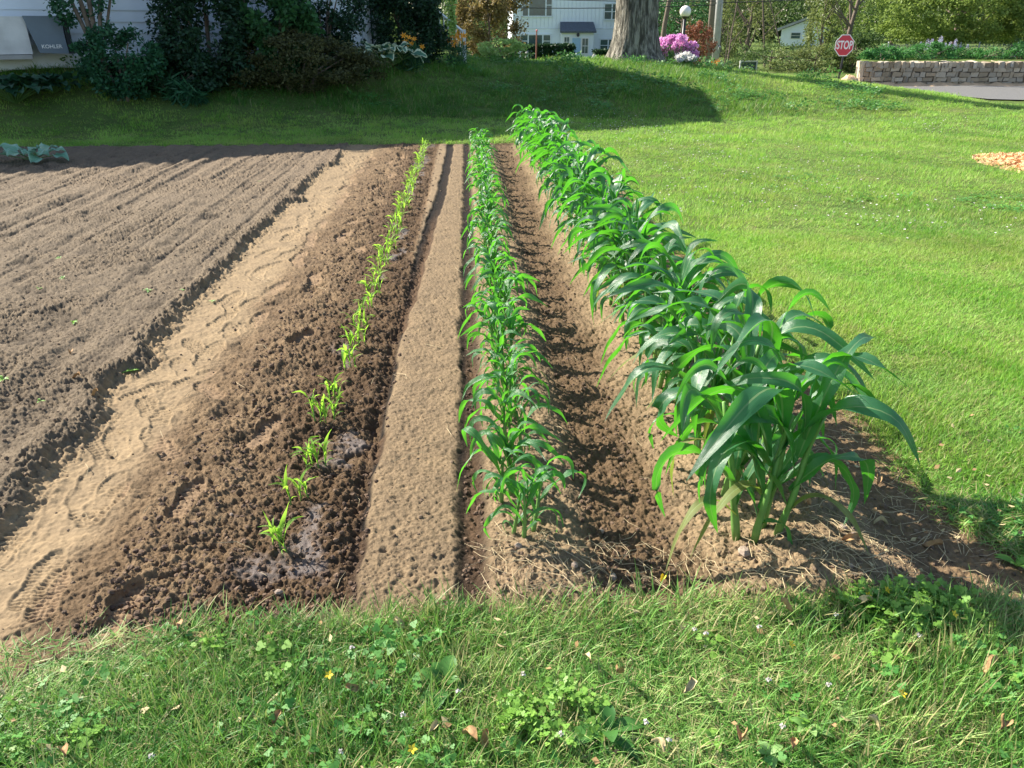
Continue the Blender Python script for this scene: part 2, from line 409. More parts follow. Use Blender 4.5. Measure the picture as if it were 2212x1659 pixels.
# right edge of the bare soil, and its front and back edges
_rb = [gp(px, py) for px, py in ((1200, 300), (1290, 350), (1400, 470), (1500, 560), (1620, 680), (1745, 800), (1850, 880), (1920, 970), (1985, 1060), (2130, 1160), (2260, 1250), (2400, 1320))]
_rb = sorted([(p.y, p.x) for p in _rb])
def edge_d(x, y):
    """signed distance-ish: > 0 inside the soil bed"""
    xr = np.interp(y, [a for a, b in _rb], [b for a, b in _rb])
    wob = .05 * fbm(x, y, 3.1, 3, 41) + .10 * fbm(x, y, .9, 2, 43)
    yf = np.interp(x, [-6, -2.2, -1.6, -1.2, -.5, .3, .9, 1.4, 2.5], [1.60, 1.62, 1.655, 1.70, 1.755, 1.79, 1.80, 1.75, 1.66])
    patch = .5 * np.exp(-(((x + 1.5) / .22) ** 2 + ((y - 1.56) / .10) ** 2))
    dfront = (y - yf) + patch * .6 + wob * .55
    dright = (xr - x) + wob
    dback = (12.05 - y) + .12 * fbm(x, y, 1.3, 3, 47)
    return np.minimum(np.minimum(dfront, dright), dback)

# lawn terrain as a graded grid
def graded(vals):
    out = []
    for a, b, st in vals: out += list(np.arange(a, b, st))
    return np.array(out)
gx = graded([(-600, -60, 45), (-60, -14, 2.0), (-14, -5, .35), (-5, 6, .11), (6, 26, .25), (26, 70, 2.2), (70, 600, 45)])
gy = graded([(-8, .6, .7), (.6, 3, .06), (3, 13, .16), (13, 32, .2), (32, 60, 1.2), (60, 130, 6), (130, 900, 50)])
X, Y = np.meshgrid(gx, gy)
Z = H(X, Y) + .012 * fbm(X, Y, 5, 3, 3) * (Y < 40)
Z = Z - .16 * sst(.0, .10, edge_d(X, Y)) * (Y < 13)
V = np.stack([X, Y, Z], -1).reshape(-1, 3); nx, ny = len(gx), len(gy)
I = np.arange(nx * ny).reshape(ny, nx)
F = np.stack([I[:-1, :-1], I[:-1, 1:], I[1:, 1:], I[1:, :-1]], -1).reshape(-1, 4)
props(link('lawn', mesh_np('lawn', V, F, M['lawn_ground'], True)), 'lawn ground rising to a bank behind the vegetable bed', kind='structure')

# ------------------------------------------------------------------ soil bed
prints = []
pr = random.Random(3)
yy = 1.75
while yy < 12:
    for s_ in range(2):
        prints.append((-1.48 + pr.uniform(-.17, .17) + .02, yy + pr.uniform(-.1, .1), pr.uniform(-.7, .7), pr.uniform(.13, .16), .05, 1))
    if pr.random() < .38: prints.append((pr.uniform(-1.15, -.86), yy + pr.uniform(-.1, .1), pr.uniform(-.35, .35), .14, .052, 3))
    yy += .21
def soil(x, y):
    f3_ = fbm(x, y, 2.4, 3, 88)
    wob = .035 * fbm(x, y, 1.1, 2, 71)
    xw = x + wob
    bite = .12 * sst(-.05, .2, vn(y * 3.1 + x, y * 0 + 1.5, 77)) + .05 * fbm(x, y, 7, 3, 79) + .04 * fbm(x, y, 18, 2, 80) - .05
    pe = .10 * fbm(x, y, 2.6, 3, 81) + .5 * (wob)
    m_path = sst(-1.80, -1.74, xw - bite) * (1 - sst(-1.47, -1.25, xw + pe))
    m_till = 1 - sst(-1.80, -1.74, xw - bite)
    m_rough = sst(-1.47, -1.25, xw + pe) * (1 - sst(-.45, -.40, xw) * sst(4.2, 5.0, y)) * (1 - sst(-.44, -.40, x))
    k = np.interp(y, [1.8, 3, 4.0, 4.6, 5.5, 6.3, 8.1, 10, 12], [-.385, -.39, -.40, -.365, -.34, -.31, -.25, -.22, -.21]) + .026 * fbm(x, y, 5, 3, 83)
    strip = sst(k - .012, k + .012, x) * (1 - sst(-.085, -.045, xw * .4 + x * .6 + .028 * fbm(x, y, 9, 3, 84)))
    lane = sst(-.46, -.40, x + .3 * wob) * (1 - sst(k - .11, k - .085, x)) * sst(4.2, 5.0, y)
    f1b = fbm(x, y, 11, 3, 86)
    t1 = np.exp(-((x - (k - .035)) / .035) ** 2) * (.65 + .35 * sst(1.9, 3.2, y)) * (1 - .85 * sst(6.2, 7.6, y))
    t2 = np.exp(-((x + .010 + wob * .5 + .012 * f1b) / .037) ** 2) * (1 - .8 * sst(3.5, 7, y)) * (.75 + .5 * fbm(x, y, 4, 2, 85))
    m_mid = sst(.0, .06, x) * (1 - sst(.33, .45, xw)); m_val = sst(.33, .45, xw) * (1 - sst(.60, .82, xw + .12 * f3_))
    m_r3 = sst(.60, .82, xw + .12 * f3_) * (1 - sst(1.3, 1.5, xw)); m_out = sst(1.3, 1.5, xw)
    far = 1 - .0 * y
    z = np.zeros_like(x)
    # crumb textures
    l1 = lumps(x, y, .045, 101, .85); l2 = lumps(x, y, .021, 107, .95); l3 = lumps(x, y, .085, 113, .7); l4 = lumps(x, y, .012, 119, 1.0)
    f1 = fbm(x, y, 16, 3, 91); f2 = fbm(x, y, 3.2, 3, 93); f3 = fbm(x, y, 70, 2, 95)
    # tilled crust with faint furrows
    fur = np.sin(2 * pi * (x + .04 * fbm(x, y, .8, 2, 73)) / .235) + .6 * np.sin(2 * pi * (x + .05 * fbm(x, y, .6, 2, 75)) / .61 + 1)
    hol = np.minimum(0, fbm(x, y * .8, 5.5, 2, 97) + .24)
    rg = .35 - np.abs(fbm(x, y, 19, 4, 141, .62)) * 1.6; rg2 = .35 - np.abs(fbm(x, y, 41, 3, 143, .6)) * 1.6
    l5 = lumps(x, y, .032, 127, .8); pit = sst(.22, .42, vn(x * 38, y * 38, 131)) + .8 * sst(.2, .4, vn(x * 71, y * 71, 133))
    cr = .5 + sst(-.25, .35, fbm(x, y, 2.1, 3, 135))
    till = .016 + .0095 * fur * (.7 + 1.8 * fbm(x, y, 1.2, 2, 74)) + .008 * fbm(x * 3.2, y * .35, 2.2, 3, 76) - .016 * sst(.16, .34, vn(x * 8.5 + .25 * vn(x, y * .8, 78), y * .22, 145)) - .009 * sst(.2, .36, vn(x * 17, y * .3, 147)) + .007 * f1 + .010 * f2 + (.006 * l1 + .010 * l2 + .008 * l4 + .012 * rg + .006 * rg2) * cr + .060 * hol + .005 * f3 - .006 * pit
    path = -.012 + .008 * f2 + .006 * f1 + .006 * l2 * sst(0, .3, f2) + .0015 * f3 - .0025 * pit * sst(-.1, .3, f2)
    side = sst(-1.0, -1.25, x)
    big_ = np.minimum(0, fbm(x, y, 4.4, 2, 99) + .2) * .12
    rough = (.002 + .028 * f2 + .014 * f1 + .020 * l3 * sst(-.05, .3, f2) + .008 * l1 * cr + .010 * l5 * cr + .011 * l2 + .010 * l4 + .016 * rg + .009 * rg2 + .006 * f3 - .006 * pit) * (1 - side * .45) + big_ * .8 - side * .010
    fn = fbm(x, y, 3.3, 3, 121)
    film = np.exp(-((x + .61 + .16 * f2 + .05 * f1) / .065) ** 2) * sst(-.08, .16, fn + .25 * f1)
    film = film + np.exp(-(((x + .72 + .1 * f1) / .13) ** 2 + ((y - 2.02 + .12 * f1) / .10) ** 2)) * .9 + np.exp(-(((x + .72 + .1 * f1) / .07) ** 2 + ((y - 3.9) / .12) ** 2)) * .8
    film = np.clip(film * 1.5 - .3 - .5 * sst(.05, .3, f1) - .45 * sst(.12, .3, l5), 0, 1)
    strp = .016 + .003 * l2 + .005 * l4 + .006 * rg2 * (.5 + .5 * cr) + .003 * rg + .005 * f1 + .0035 * f3 - .0022 * pit - .004 * sst(.28, .4, fbm(x, y, 14, 2, 123)) + .010 * sst(2.25, 1.9, y) * rg
    val = -.026 + .013 * f2 + .012 * f1 + .008 * l1 * cr + .011 * l2 + .008 * l3 * cr + .013 * rg + .007 * rg2 + .011 * l4 - .006 * pit
    mid = .012 + .028 * np.exp(-((x - .19) / .13) ** 2) + .012 * f1 + .010 * l2 + .010 * f2 + .007 * l1 * cr + .008 * l4 + .009 * rg + .006 * rg2 - .004 * pit
    r3 = .0 + .065 * np.exp(-((x - 1.1) / .25) ** 2) + .012 * f1 + .012 * f2 + .009 * l2 * cr + .004 * l1 * cr + .008 * l4 + .008 * rg * cr + .006 * rg2 - .004 * pit
    out = -.005 + .014 * f2 + .012 * f1 + .012 * l1 + .012 * l2 + .006 * l4
    rim_ = np.exp(-((xw - bite + 1.82) / .05) ** 2); edge_c = sst(-1.9, -1.8, xw - bite) * (1 - sst(-1.74, -1.64, xw - bite))
    z = rim_ * .014 + edge_c * (.026 * l1 + .018 * l2 + .016 * f1) + m_till * till + m_path * path + m_rough * rough + strip * strp + lane * (.016 + .004 * l2 + .005 * f1) + m_mid * mid + m_val * val + m_r3 * r3 + m_out * out
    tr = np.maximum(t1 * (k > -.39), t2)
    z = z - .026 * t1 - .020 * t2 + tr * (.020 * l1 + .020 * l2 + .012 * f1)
    z = z * (1 - film) + (film) * (.0 + .010 * f2 + .004 * f1 + .002 * f3 - .006 * sst(.2, .3, f1))
    smooth = np.clip(m_path * .8 + lane * .6 + film * .5, 0, 1)
    # shoe prints
    tread = np.zeros_like(x)
    for (cx_, cy_, a, hl, hw, dep) in prints:
        sel = (np.abs(x - cx_) < .2) & (np.abs(y - cy_) < .2)
        if not sel.any(): continue
        dx = x[sel] - cx_; dy = y[sel] - cy_
        u = dx * cos(a) + dy * sin(a); v = -dx * sin(a) + dy * cos(a)
        wv = hw * (1 - .22 * np.cos(v / hl * pi * 1.0 + .6) ** 2)
        inside = (1 - sst(.85, 1.08, np.sqrt((u / wv) ** 2 + (v / hl) ** 4)))
        rim = np.exp(-((np.sqrt((u / wv) ** 2 + (v / hl) ** 4) - 1.12) / .12) ** 2)
        pt = .017 + .012 * abs(sin(cx_ * 91 + cy_ * 37)); tr_ = np.tanh(2.5 * np.sin(2 * pi * v / pt + (2.2 if dep > 1 else .9) * np.abs(u) * 40)) * .0036 * sst(-.5, .05, f2[sel] + .6 * f1[sel]) * 1.15 * (np.abs(np.abs(u) - .008) > .003)
        zz = z[sel]
        if dep > 1: zz = zz * (1 - inside * .85) + inside * (-.021 + tr_) + rim * .006
        else: zz = zz * (1 - inside * .6) + inside * (-.014 + tr_) + rim * .003
        z[sel] = zz; s2 = smooth[sel]; smooth[sel] = np.maximum(s2, inside * .85)
        tread[sel] = np.maximum(tread[sel], inside)
    z = z + smooth * .0035 * (rg * 1.0 + f3)
    # colours: moisture and crust, also darker in low spots and hollows
    def c3(*c): return np.array(c)[None, None, :] if x.ndim == 2 else np.array(c)[None, :]
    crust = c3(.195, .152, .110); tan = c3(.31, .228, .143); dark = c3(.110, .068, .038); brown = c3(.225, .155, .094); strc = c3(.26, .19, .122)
    lite = c3(.315, .23, .148); filmc = c3(.125, .10, .088)
    w = lambda m: m[..., None]; yel = c3(.84, .845, .79)
    warm = sst(6, 12, y) * .35
    col = w(m_till) * (crust * (1 - w(warm)) + c3(.26, .19, .135) * w(warm)) + w(m_path) * tan
    rmix = w(np.clip(sst(-.95, -.72, x) * .8 + .35 * f2 + .0 + .35 * sst(.2, -.1, f1), 0, 1)); col = col + w(m_rough) * (brown * (1 - rmix) + dark * rmix)
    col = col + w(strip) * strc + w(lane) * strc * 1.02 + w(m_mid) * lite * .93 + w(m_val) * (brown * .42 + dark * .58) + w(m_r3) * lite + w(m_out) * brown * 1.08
    col = col * yel
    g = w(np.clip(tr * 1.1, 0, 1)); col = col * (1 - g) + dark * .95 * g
    gg = w(film); col = col * (1 - gg) + filmc * gg
    gg = w(tread * .6 * (m_rough > .5)); col = col * (1 - gg) + brown * gg * 1.15
    clod = w(sst(.05, .3, hol * -1) * m_till); col = col * (1 - .35 * clod)  # tilled colour darkened inside the hollows
    return z, col, smooth, film
ys = [1.05]
while ys[-1] < 12.6: ys.append(ys[-1] + max(.0037, ys[-1] * .0021 if ys[-1] < 3 else (.0063 + (ys[-1] - 3) * .0030)))
ys = np.array(ys)
NXS = 1180
# rows of the sheet widen with distance so that near crumbs are as fine as far ones need
u = np.linspace(0, 1, NXS)
xl = np.interp(ys, [1, 2, 4, 8, 13], [-1.9, -2.2, -3.8, -6.6, -10.0]); xr = np.interp(ys, [1, 2.2, 4, 13], [2.75, 2.6, 2.2, 1.75])
Xs = xl[:, None] * (1 - u[None, :]) + xr[:, None] * u[None, :]
Ys = np.repeat(ys[:, None], NXS, 1)
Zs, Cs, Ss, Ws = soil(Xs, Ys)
E = edge_d(Xs, Ys)
Zs = Zs * sst(-.03, .12, E) - .25 * sst(-.01, -.14, E) + .0
Zs = np.where(E < -.14, -.4, Zs)
V = np.stack([Xs, Ys, Zs], -1).reshape(-1, 3)
I = np.arange(V.shape[0]).reshape(len(ys), NXS)
F = np.stack([I[:-1, :-1], I[:-1, 1:], I[1:, 1:], I[1:, :-1]], -1).reshape(-1, 4)
keep = (E.reshape(-1)[F] > -.2).any(1)
F = F[keep]
used = np.zeros(len(V), bool); used[F.ravel()] = True; remap = np.cumsum(used) - 1

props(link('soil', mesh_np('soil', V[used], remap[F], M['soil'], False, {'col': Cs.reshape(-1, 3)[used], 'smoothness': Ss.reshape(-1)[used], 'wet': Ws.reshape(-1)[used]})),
      'tilled garden soil with trodden path, furrows and shoe prints', kind='structure')
def SZ(x, y):
    a = np.array([[float(x)]]); b = np.array([[float(y)]]); return float(soil(a, b)[0][0, 0])
_far = (Xs, Ys, Zs)

# ------------------------------------------------------------------ scatter through geometry nodes (stuff nobody could count)
def proto_coll(name, meshes):
    c = bpy.data.collections.new(name)
    for i, me in enumerate(meshes):
        o = bpy.data.objects.new('%s_%02d' % (name, i), me); c.objects.link(o)
    return c
def scatter(name, pts, rot, scl, idx, coll, label):
    me = bpy.data.meshes.new(name); me.vertices.add(len(pts)); me.vertices.foreach_set('co', np.asarray(pts, np.float32).ravel())
    a = me.attributes.new('rot', 'FLOAT_VECTOR', 'POINT'); a.data.foreach_set('vector', np.asarray(rot, np.float32).ravel())
    a = me.attributes.new('scl', 'FLOAT_VECTOR', 'POINT'); a.data.foreach_set('vector', np.asarray(scl, np.float32).ravel())
    a = me.attributes.new('idx', 'INT', 'POINT'); a.data.foreach_set('value', np.asarray(idx, np.int32))
    o = link(name, me); ng = bpy.data.node_groups.new(name, 'GeometryNodeTree')
    ng.interface.new_socket('Geometry', in_out='INPUT', socket_type='NodeSocketGeometry'); ng.interface.new_socket('Geometry', in_out='OUTPUT', socket_type='NodeSocketGeometry')
    N, L = ng.nodes, ng.links
    gi = N.new('NodeGroupInput'); go = N.new('NodeGroupOutput'); iop = N.new('GeometryNodeInstanceOnPoints'); ci = N.new('GeometryNodeCollectionInfo')
    ci.inputs['Collection'].default_value = coll; ci.inputs['Separate Children'].default_value = True; ci.inputs['Reset Children'].default_value = True
    def na(nm, ty):
        q = N.new('GeometryNodeInputNamedAttribute'); q.data_type = ty; q.inputs[0].default_value = nm
        return [s for s in q.outputs if s.enabled and s.name == 'Attribute'][0]
    L.new(gi.outputs[0], iop.inputs['Points']); L.new(ci.outputs[0], iop.inputs['Instance']); iop.inputs['Pick Instance'].default_value = True
    L.new(na('idx', 'INT'), iop.inputs['Instance Index']); L.new(na('rot', 'FLOAT_VECTOR'), iop.inputs['Rotation']); L.new(na('scl', 'FLOAT_VECTOR'), iop.inputs['Scale'])
    L.new(iop.outputs[0], go.inputs[0])
    md = o.modifiers.new('scatter', 'NODES'); md.node_group = ng
    return props(o, label, kind='stuff')

def tuft(seed, nb, rad, hmin, hmax, w, leanmin, leanmax, mat, seg=3, strawflat=.1):
    r = random.Random(seed); V = []; F3 = []; F4 = []; T = []
    for b in range(nb):
        a = r.uniform(0, 2 * pi); d = rad * math.sqrt(r.random()); x0, y0 = d * cos(a), d * sin(a); az = r.uniform(0, 2 * pi)
        h = r.uniform(hmin, hmax); lean = R(r.uniform(leanmin, leanmax)); curl = R(r.uniform(10, 55)); tint = r.random(); ww = w * r.uniform(.6, 1.25)
        if r.random() < strawflat: lean = R(r.uniform(70, 88)); curl = R(r.uniform(-10, 15))
        p = Vector((x0, y0, -.006)); fz = r.uniform(-.6, .6); side = Vector((-sin(az + fz), cos(az + fz), 0)); n0 = len(V)
        for i in range(seg + 1):
            t_ = i / seg; ang = lean + curl * t_; wd = ww * (1 - t_ ** 1.7) * (.7 + .6 * t_ * (1 - t_) * 2)
            if i < seg: V += [tuple(p - side * wd / 2), tuple(p + side * wd / 2)]; T += [tint] * 2
            else: V.append(tuple(p)); T.append(tint)
            p = p + Vector((cos(az) * sin(ang), sin(az) * sin(ang), cos(ang))) * (h / seg)
        for i in range(seg - 1): a0 = n0 + 2 * i; F4.append((a0, a0 + 1, a0 + 3, a0 + 2))
        a0 = n0 + 2 * (seg - 1); F3.append((a0, a0 + 1, a0 + 2))
    return mesh_np('grass_tuft', np.array(V), [np.array(F4), np.array(F3)], mat, False, {'tint': T})
C_near = proto_coll('near_tuft', [tuft(i, 18, .055, .03, .115, .0034 + .0004 * (i % 5), 5, 82, M['grass'], 4, .3 if i % 3 == 0 else .15) for i in range(10)])
C_field = proto_coll('field_tuft', [tuft(40 + i, 16, .06, .02, .05, .0040, 10, 68, M['field_grass'], 2, .15) for i in range(8)])
C_far = proto_coll('far_tuft', [tuft(60 + i, 16, .13, .04, .085, .009, 10, 55, M['field_grass'], 2) for i in range(6)])
C_bank = proto_coll('bank_tuft', [tuft(80 + i, 18, .13, .06, .15, .010, 5, 55, M['bank_grass'], 2) for i in range(6)])
def clover_mesh(seed, mat, n=9, rad=.05, s=.0058):
    r = random.Random(seed); V = []; F = []; T = []
    for i in range(n):
        a = r.uniform(0, 2 * pi); d = rad * math.sqrt(r.random()); c = Vector((d * cos(a), d * sin(a), r.uniform(.015, .05)))
        nrm = Vector((r.uniform(-.5, .5), r.uniform(-.5, .5), 1)).normalized(); ax = nrm.orthogonal().normalized(); ay = nrm.cross(ax); ph = r.uniform(0, 6.28); tint = r.random(); ss = s * r.uniform(.7, 1.3)
        for k in range(3):
            g = ph + k * 2 * pi / 3; o = c + (ax * cos(g) + ay * sin(g)) * ss * .95; n0 = len(V)
            for q in range(6):
                h = q * pi / 3; V.append(tuple(o + (ax * cos(h) + ay * sin(h)) * ss + nrm * (.002 * cos(2 * h)))); T.append(tint)
            F.append([n0 + q for q in range(6)])
    return mesh_np('clover', np.array(V), np.array(F), mat, False, {'tint': T})
C_clover = proto_coll('clover_tuft', [clover_mesh(i, M['clover']) for i in range(4)] + [clover_mesh(9 + i, M['light_clover'], 14, .05, .0062) for i in range(2)])

def samp(n, x0, x1, y0, y1): return rng.uniform(x0, x1, n), rng.uniform(y0, y1, n)
def tufts(name, x, y, keep, coll, nvar, smin, smax, label, zfun=H, dz=0.0, tilt=.12):
    x, y = x[keep], y[keep]; n = len(x); z = zfun(x, y) + dz
    rot = np.stack([rng.normal(0, tilt, n), rng.normal(0, tilt, n), rng.uniform(0, 6.283, n)], -1)
    hgt = np.clip(.85 + 1.1 * fbm(x, y, 1.7, 4, 55), .4, 1.35)
    s = rng.uniform(smin, smax, n); scl = np.stack([s, s, s * hgt], -1)
    return scatter(name, np.stack([x, y, z], -1), rot, scl, rng.integers(0, nvar, n), coll, label)
def inview(x, y, m=.5):
    d = y * cos(PITCH) + CAMH * sin(PITCH); xc = x * cos(YAW) - y * sin(YAW); return np.abs(xc) < d * 1106 / 1640 + m
def out_prob(x, y, w=.04):
    return rng.random(len(x)) < np.clip(.5 - edge_d(x, y) / w * .5, 0, 1)
# front strip of lawn
x, y = samp(19000, -2.6, 2.9, .85, 2.25)
patchy = fbm(x, y, 2.2, 3, 61)
k = (y < 2.3) & out_prob(x, y) & (rng.random(len(x)) < 1.0 + patchy * 1.0)
tufts('front_lawn_grass', x, y, k & ((x < 2.0) | (y < 1.9)), C_near, 10, .7, 1.15, 'long mown grass of the front strip of lawn')
# stray long blades creeping over the edge of the soil
C_edge = proto_coll('edge_tuft', [tuft(200 + i, 9, .03, .06, .13, .0045, 15, 60, M['grass'], 4) for i in range(6)])
x, y = samp(5200, -2.6, 2.8, 1.2, 2.05)
e = edge_d(x, y)
tufts('edge_grass', x, y, (np.abs(e + .03) < .07) & (y < 2.05) & (rng.random(len(x)) < .9), C_edge, 6, .6, 1.1, 'longer grass blades leaning over the front edge of the soil')
# right hand field
x, y = samp(60000, .9, 6.6, 1.8, 6.4)
k = inview(x, y) & out_prob(x, y, .08) & (y > 1.95)
tufts('near_field_grass', x, y, k, C_field, 8, .8, 1.25, 'short mown grass of the field right of the tall corn')
x, y = samp(60000, -9, 10.5, 6.4, 12.9)
k = inview(x, y) & out_prob(x, y, .10) & ((x > .8) | (y > 11.9)) & (rng.random(len(x)) < 1.2 - .05 * y)
tufts('middle_field_grass', x, y, k, C_field, 8, 1.1, 1.7, 'short mown grass further up the field')
x, y = samp(30000, -11.5, 16.5, 12.0, 22.5)
k = inview(x, y, 1.0) & out_prob(x, y, .10)
kb = (x < 6 + rng.normal(0, 1.2, len(x))) & (y > 15.3)
tufts('far_field_grass', x, y, k & ~kb & ~((y > 17.3 + .0 * x) & (x > 11.6)), C_far, 6, .7, 1.15, 'mown grass on the far strip behind the bed')
tufts('bank_grass', x, y, k & kb, C_bank, 6, .7, 1.3, 'taller grass and weeds covering the bank')
# clover
x, y = samp(4200, -2.6, 2.9, .85, 2.2)
cl = fbm(x, y, 1.9, 3, 65)
prob = np.clip(.02 + sst(.15, .45, cl) * .3 + sst(1.0, 1.6, x) * .35 + .18 * np.exp(-((x + 1.3) / .3) ** 2) * (y < 1.5), 0, .7)
k = out_prob(x, y) & (rng.random(len(x)) < prob)
tufts('clover_patch', x, y, k, C_clover, 5, .7, 1.2, 'round leaved clover growing through the front lawn', dz=.0, tilt=.3)
x, y = samp(6000, 1.2, 6, 2.4, 9); cl = fbm(x, y, .9, 3, 66)
k = inview(x, y) & (edge_d(x, y) < -.15) & (rng.random(len(x)) < sst(.12, .4, cl) * .8)
tufts('field_clover', x, y, k, C_clover, 5, .7, 1.3, 'clover patches in the mown field', dz=.004)
bz_ = MB()
for k_ in range(6): a_ = k_ * 1.047; bz_.quad((0, 0, .03), (.006 * cos(a_), .006 * sin(a_), .034), (.008 * cos(a_ + .5), .008 * sin(a_ + .5), .04), (.006 * cos(a_ + 1), .006 * sin(a_ + 1), .034))
C_spk = proto_coll('speck', [bz_.mesh('tiny_blossom', M['white_petal'])])
x, y = samp(9000, .9, 10.5, 3.2, 16); sp_ = fbm(x, y, .5, 2, 68)
k = inview(x, y) & (edge_d(x, y) < -.1) & (rng.random(len(x)) < sst(-.1, .4, sp_) * .3)
tufts('tiny_white_blossoms', x, y, k, C_spk, 1, .9, 1.5, 'tiny white clover blossoms dotted over the mown field', dz=.004)
# broad weeds on the bank
def weedtuft(seed, mat):
    r = random.Random(seed); V = []; F = []; T = []
    for i in range(26):
        a = r.uniform(0, 2 * pi); d = .14 * math.sqrt(r.random()); c = Vector((d * cos(a), d * sin(a), r.uniform(.02, .17)))
        dr = Vector((r.uniform(-1, 1), r.uniform(-1, 1), r.uniform(-.2, .7))).normalized(); sd = dr.orthogonal().normalized(); L_ = r.uniform(.03, .07); W_ = L_ * .3; n0 = len(V)
        V += [tuple(c), tuple(c + dr * L_ * .5 + sd * W_), tuple(c + dr * L_), tuple(c + dr * L_ * .5 - sd * W_)]; T += [r.random()] * 4; F.append((n0, n0 + 1, n0 + 2, n0 + 3))
    return mesh_np('weed', np.array(V), np.array(F), mat, False, {'tint': T})
C_weed = proto_coll('weed_tuft', [weedtuft(i, M['weed']) for i in range(3)] + [weedtuft(7, M['cover'])])
x, y = samp(3000, -9, 9, 15.6, 21); wd = fbm(x, y, 1.0, 3, 67)
k = inview(x, y) & (rng.random(len(x)) < sst(-.05, .35, wd))
tufts('bank_weeds', x, y, k, C_weed, 4, .5, 1.3, 'leafy weeds scattered over the bank')

# crumbs, pebbles and straw lying on the soil
def blob(seed, mat, rough=.28, name='clod'):
    r = random.Random(seed); b = MB(); b.sphere((0, 0, .2), 1, 6, 4, (1, r.uniform(.7, 1), r.uniform(.55, .85)))
    b.v = [tuple(c * (1 + r.uniform(-rough, rough)) for c in v) for v in b.v]; return b.mesh(name, mat)
t = NT('clod'); p = t.pos(); t.base(t.mix(t.add('ShaderNodeObjectInfo').outputs['Random'], (.09, .060, .038), (.22, .155, .10))).rough(.95); t.bump(t.noise(p, 150, 3), .8, .004); M['clod'] = t.m
t = NT('dark_clod'); p = t.pos(); t.base(t.mix(t.add('ShaderNodeObjectInfo').outputs['Random'], (.075, .045, .028), (.17, .11, .068))).rough(.95); t.bump(t.noise(p, 150, 3), .8, .004); M['dark_clod'] = t.m
C_clod = proto_coll('clod', [blob(i, M['clod']) for i in range(4)] + [blob(10 + i, M['dark_clod']) for i in range(4)])
def soilz(x, y): return soil(x[None, :], y[None, :])[0][0]
n = 42000
y = 1.72 + 10.2 * rng.random(n) ** 1.9; x = rng.uniform(-1, 1, n) * (y * .72 + .6) + y * .056
rough_z = ((x > -1.2) & (x < -.38)) | ((x > .36) & (x < .66)) | (np.abs(x + .01) < .035); keep = (edge_d(x, y) > .03) & (rng.random(n) < np.where(rough_z, 1.0, np.where((x > -1.74) & (x < -1.2), .06, np.where((x > -.38) & (x < -.05), .05, .32)))) & (x < 2.6)
x, y = x[keep], y[keep]; rough_z = rough_z[keep]
s = .0016 + .0075 * rng.random(len(x)) ** 3.2; s = s * np.where(rough_z, 1.35, 1.0) * (1 + .05 * y)
scatter('soil_crumbs', np.stack([x, y, soilz(x, y) - s * .15], -1), np.stack([rng.uniform(-.4, .4, len(x)), rng.uniform(-.4, .4, len(x)), rng.uniform(0, 6.28, len(x))], -1), np.stack([s, s, s], -1),
        np.where(rough_z, rng.integers(4, 8, len(x)), rng.integers(0, 4, len(x))), C_clod, 'loose crumbs of earth lying on the tilled soil')
def strawm(seed):
    r = random.Random(seed); b = MB(); L_ = r.uniform(.05, .13); c = r.uniform(-.02, .02)
    b.tube([(-L_ / 2, 0, .003), (0, c, .008), (L_ / 2, 0, .003)], [.0009, .0012, .0006], 4); return b.mesh('straw', M['straw'])
C_straw = proto_coll('straw', [strawm(i) for i in range(6)])
xs_, ys_ = [], []
x, y = samp(900, .0, 1.4, 1.82, 2.12); xs_.append(x[:330]); ys_.append(y[:330])
x, y = samp(1000, 1.15, 2.6, 1.8, 3.3); xs_.append(x); ys_.append(y)
x, y = samp(160, -2, 1.2, 1.9, 6); xs_.append(x); ys_.append(y)
x = np.concatenate(xs_); y = np.concatenate(ys_); k = (edge_d(x, y) > .02); x, y = x[k], y[k]
scatter('straw_litter', np.stack([x, y, soilz(x, y) + .003], -1), np.stack([rng.normal(0, .08, len(x)), rng.normal(0, .12, len(x)), rng.uniform(0, 6.28, len(x))], -1), np.stack([rng.uniform(.6, 1.2, len(x))] * 3, -1), rng.integers(0, 6, len(x)), C_straw,
        'dry straw litter strewn on the soil at the row ends')
# bits of dry leaf litter, too small and many to count
def litterm(seed, mat):
    r = random.Random(seed); b = MB(); s_ = .011
    b.v = [(-s_, 0, .003), (0, -s_ * .6, .006), (s_, 0, r.uniform(.002, .009)), (0, s_ * .6, .001)]; b.f = [(0, 1, 2, 3)]; b.t = [.5] * 4; return b.mesh('litter', mat)
C_lit = proto_coll('litter', [litterm(i, M['dry_leaf'] if i % 2 else M['pale_dry_leaf']) for i in range(4)])
x, y = samp(1500, -2.2, 2.6, 1.0, 2.9); k = (edge_d(x, y) > .03) & (x > .9) | (edge_d(x, y) < -.02) & (rng.random(1500) < .45); x, y = x[k], y[k]
scatter('leaf_litter', np.stack([x, y, np.where(edge_d(x, y) > 0, soilz(x, y) + .002, H(x, y) + .03)], -1), rng.normal(0, .5, (len(x), 3)) + np.array([0, 0, 3.0]), np.stack([rng.uniform(.5, 1.3, len(x))] * 3, -1), rng.integers(0, 4, len(x)), C_lit,
        'small bits of dry leaf in the grass and on the soil')

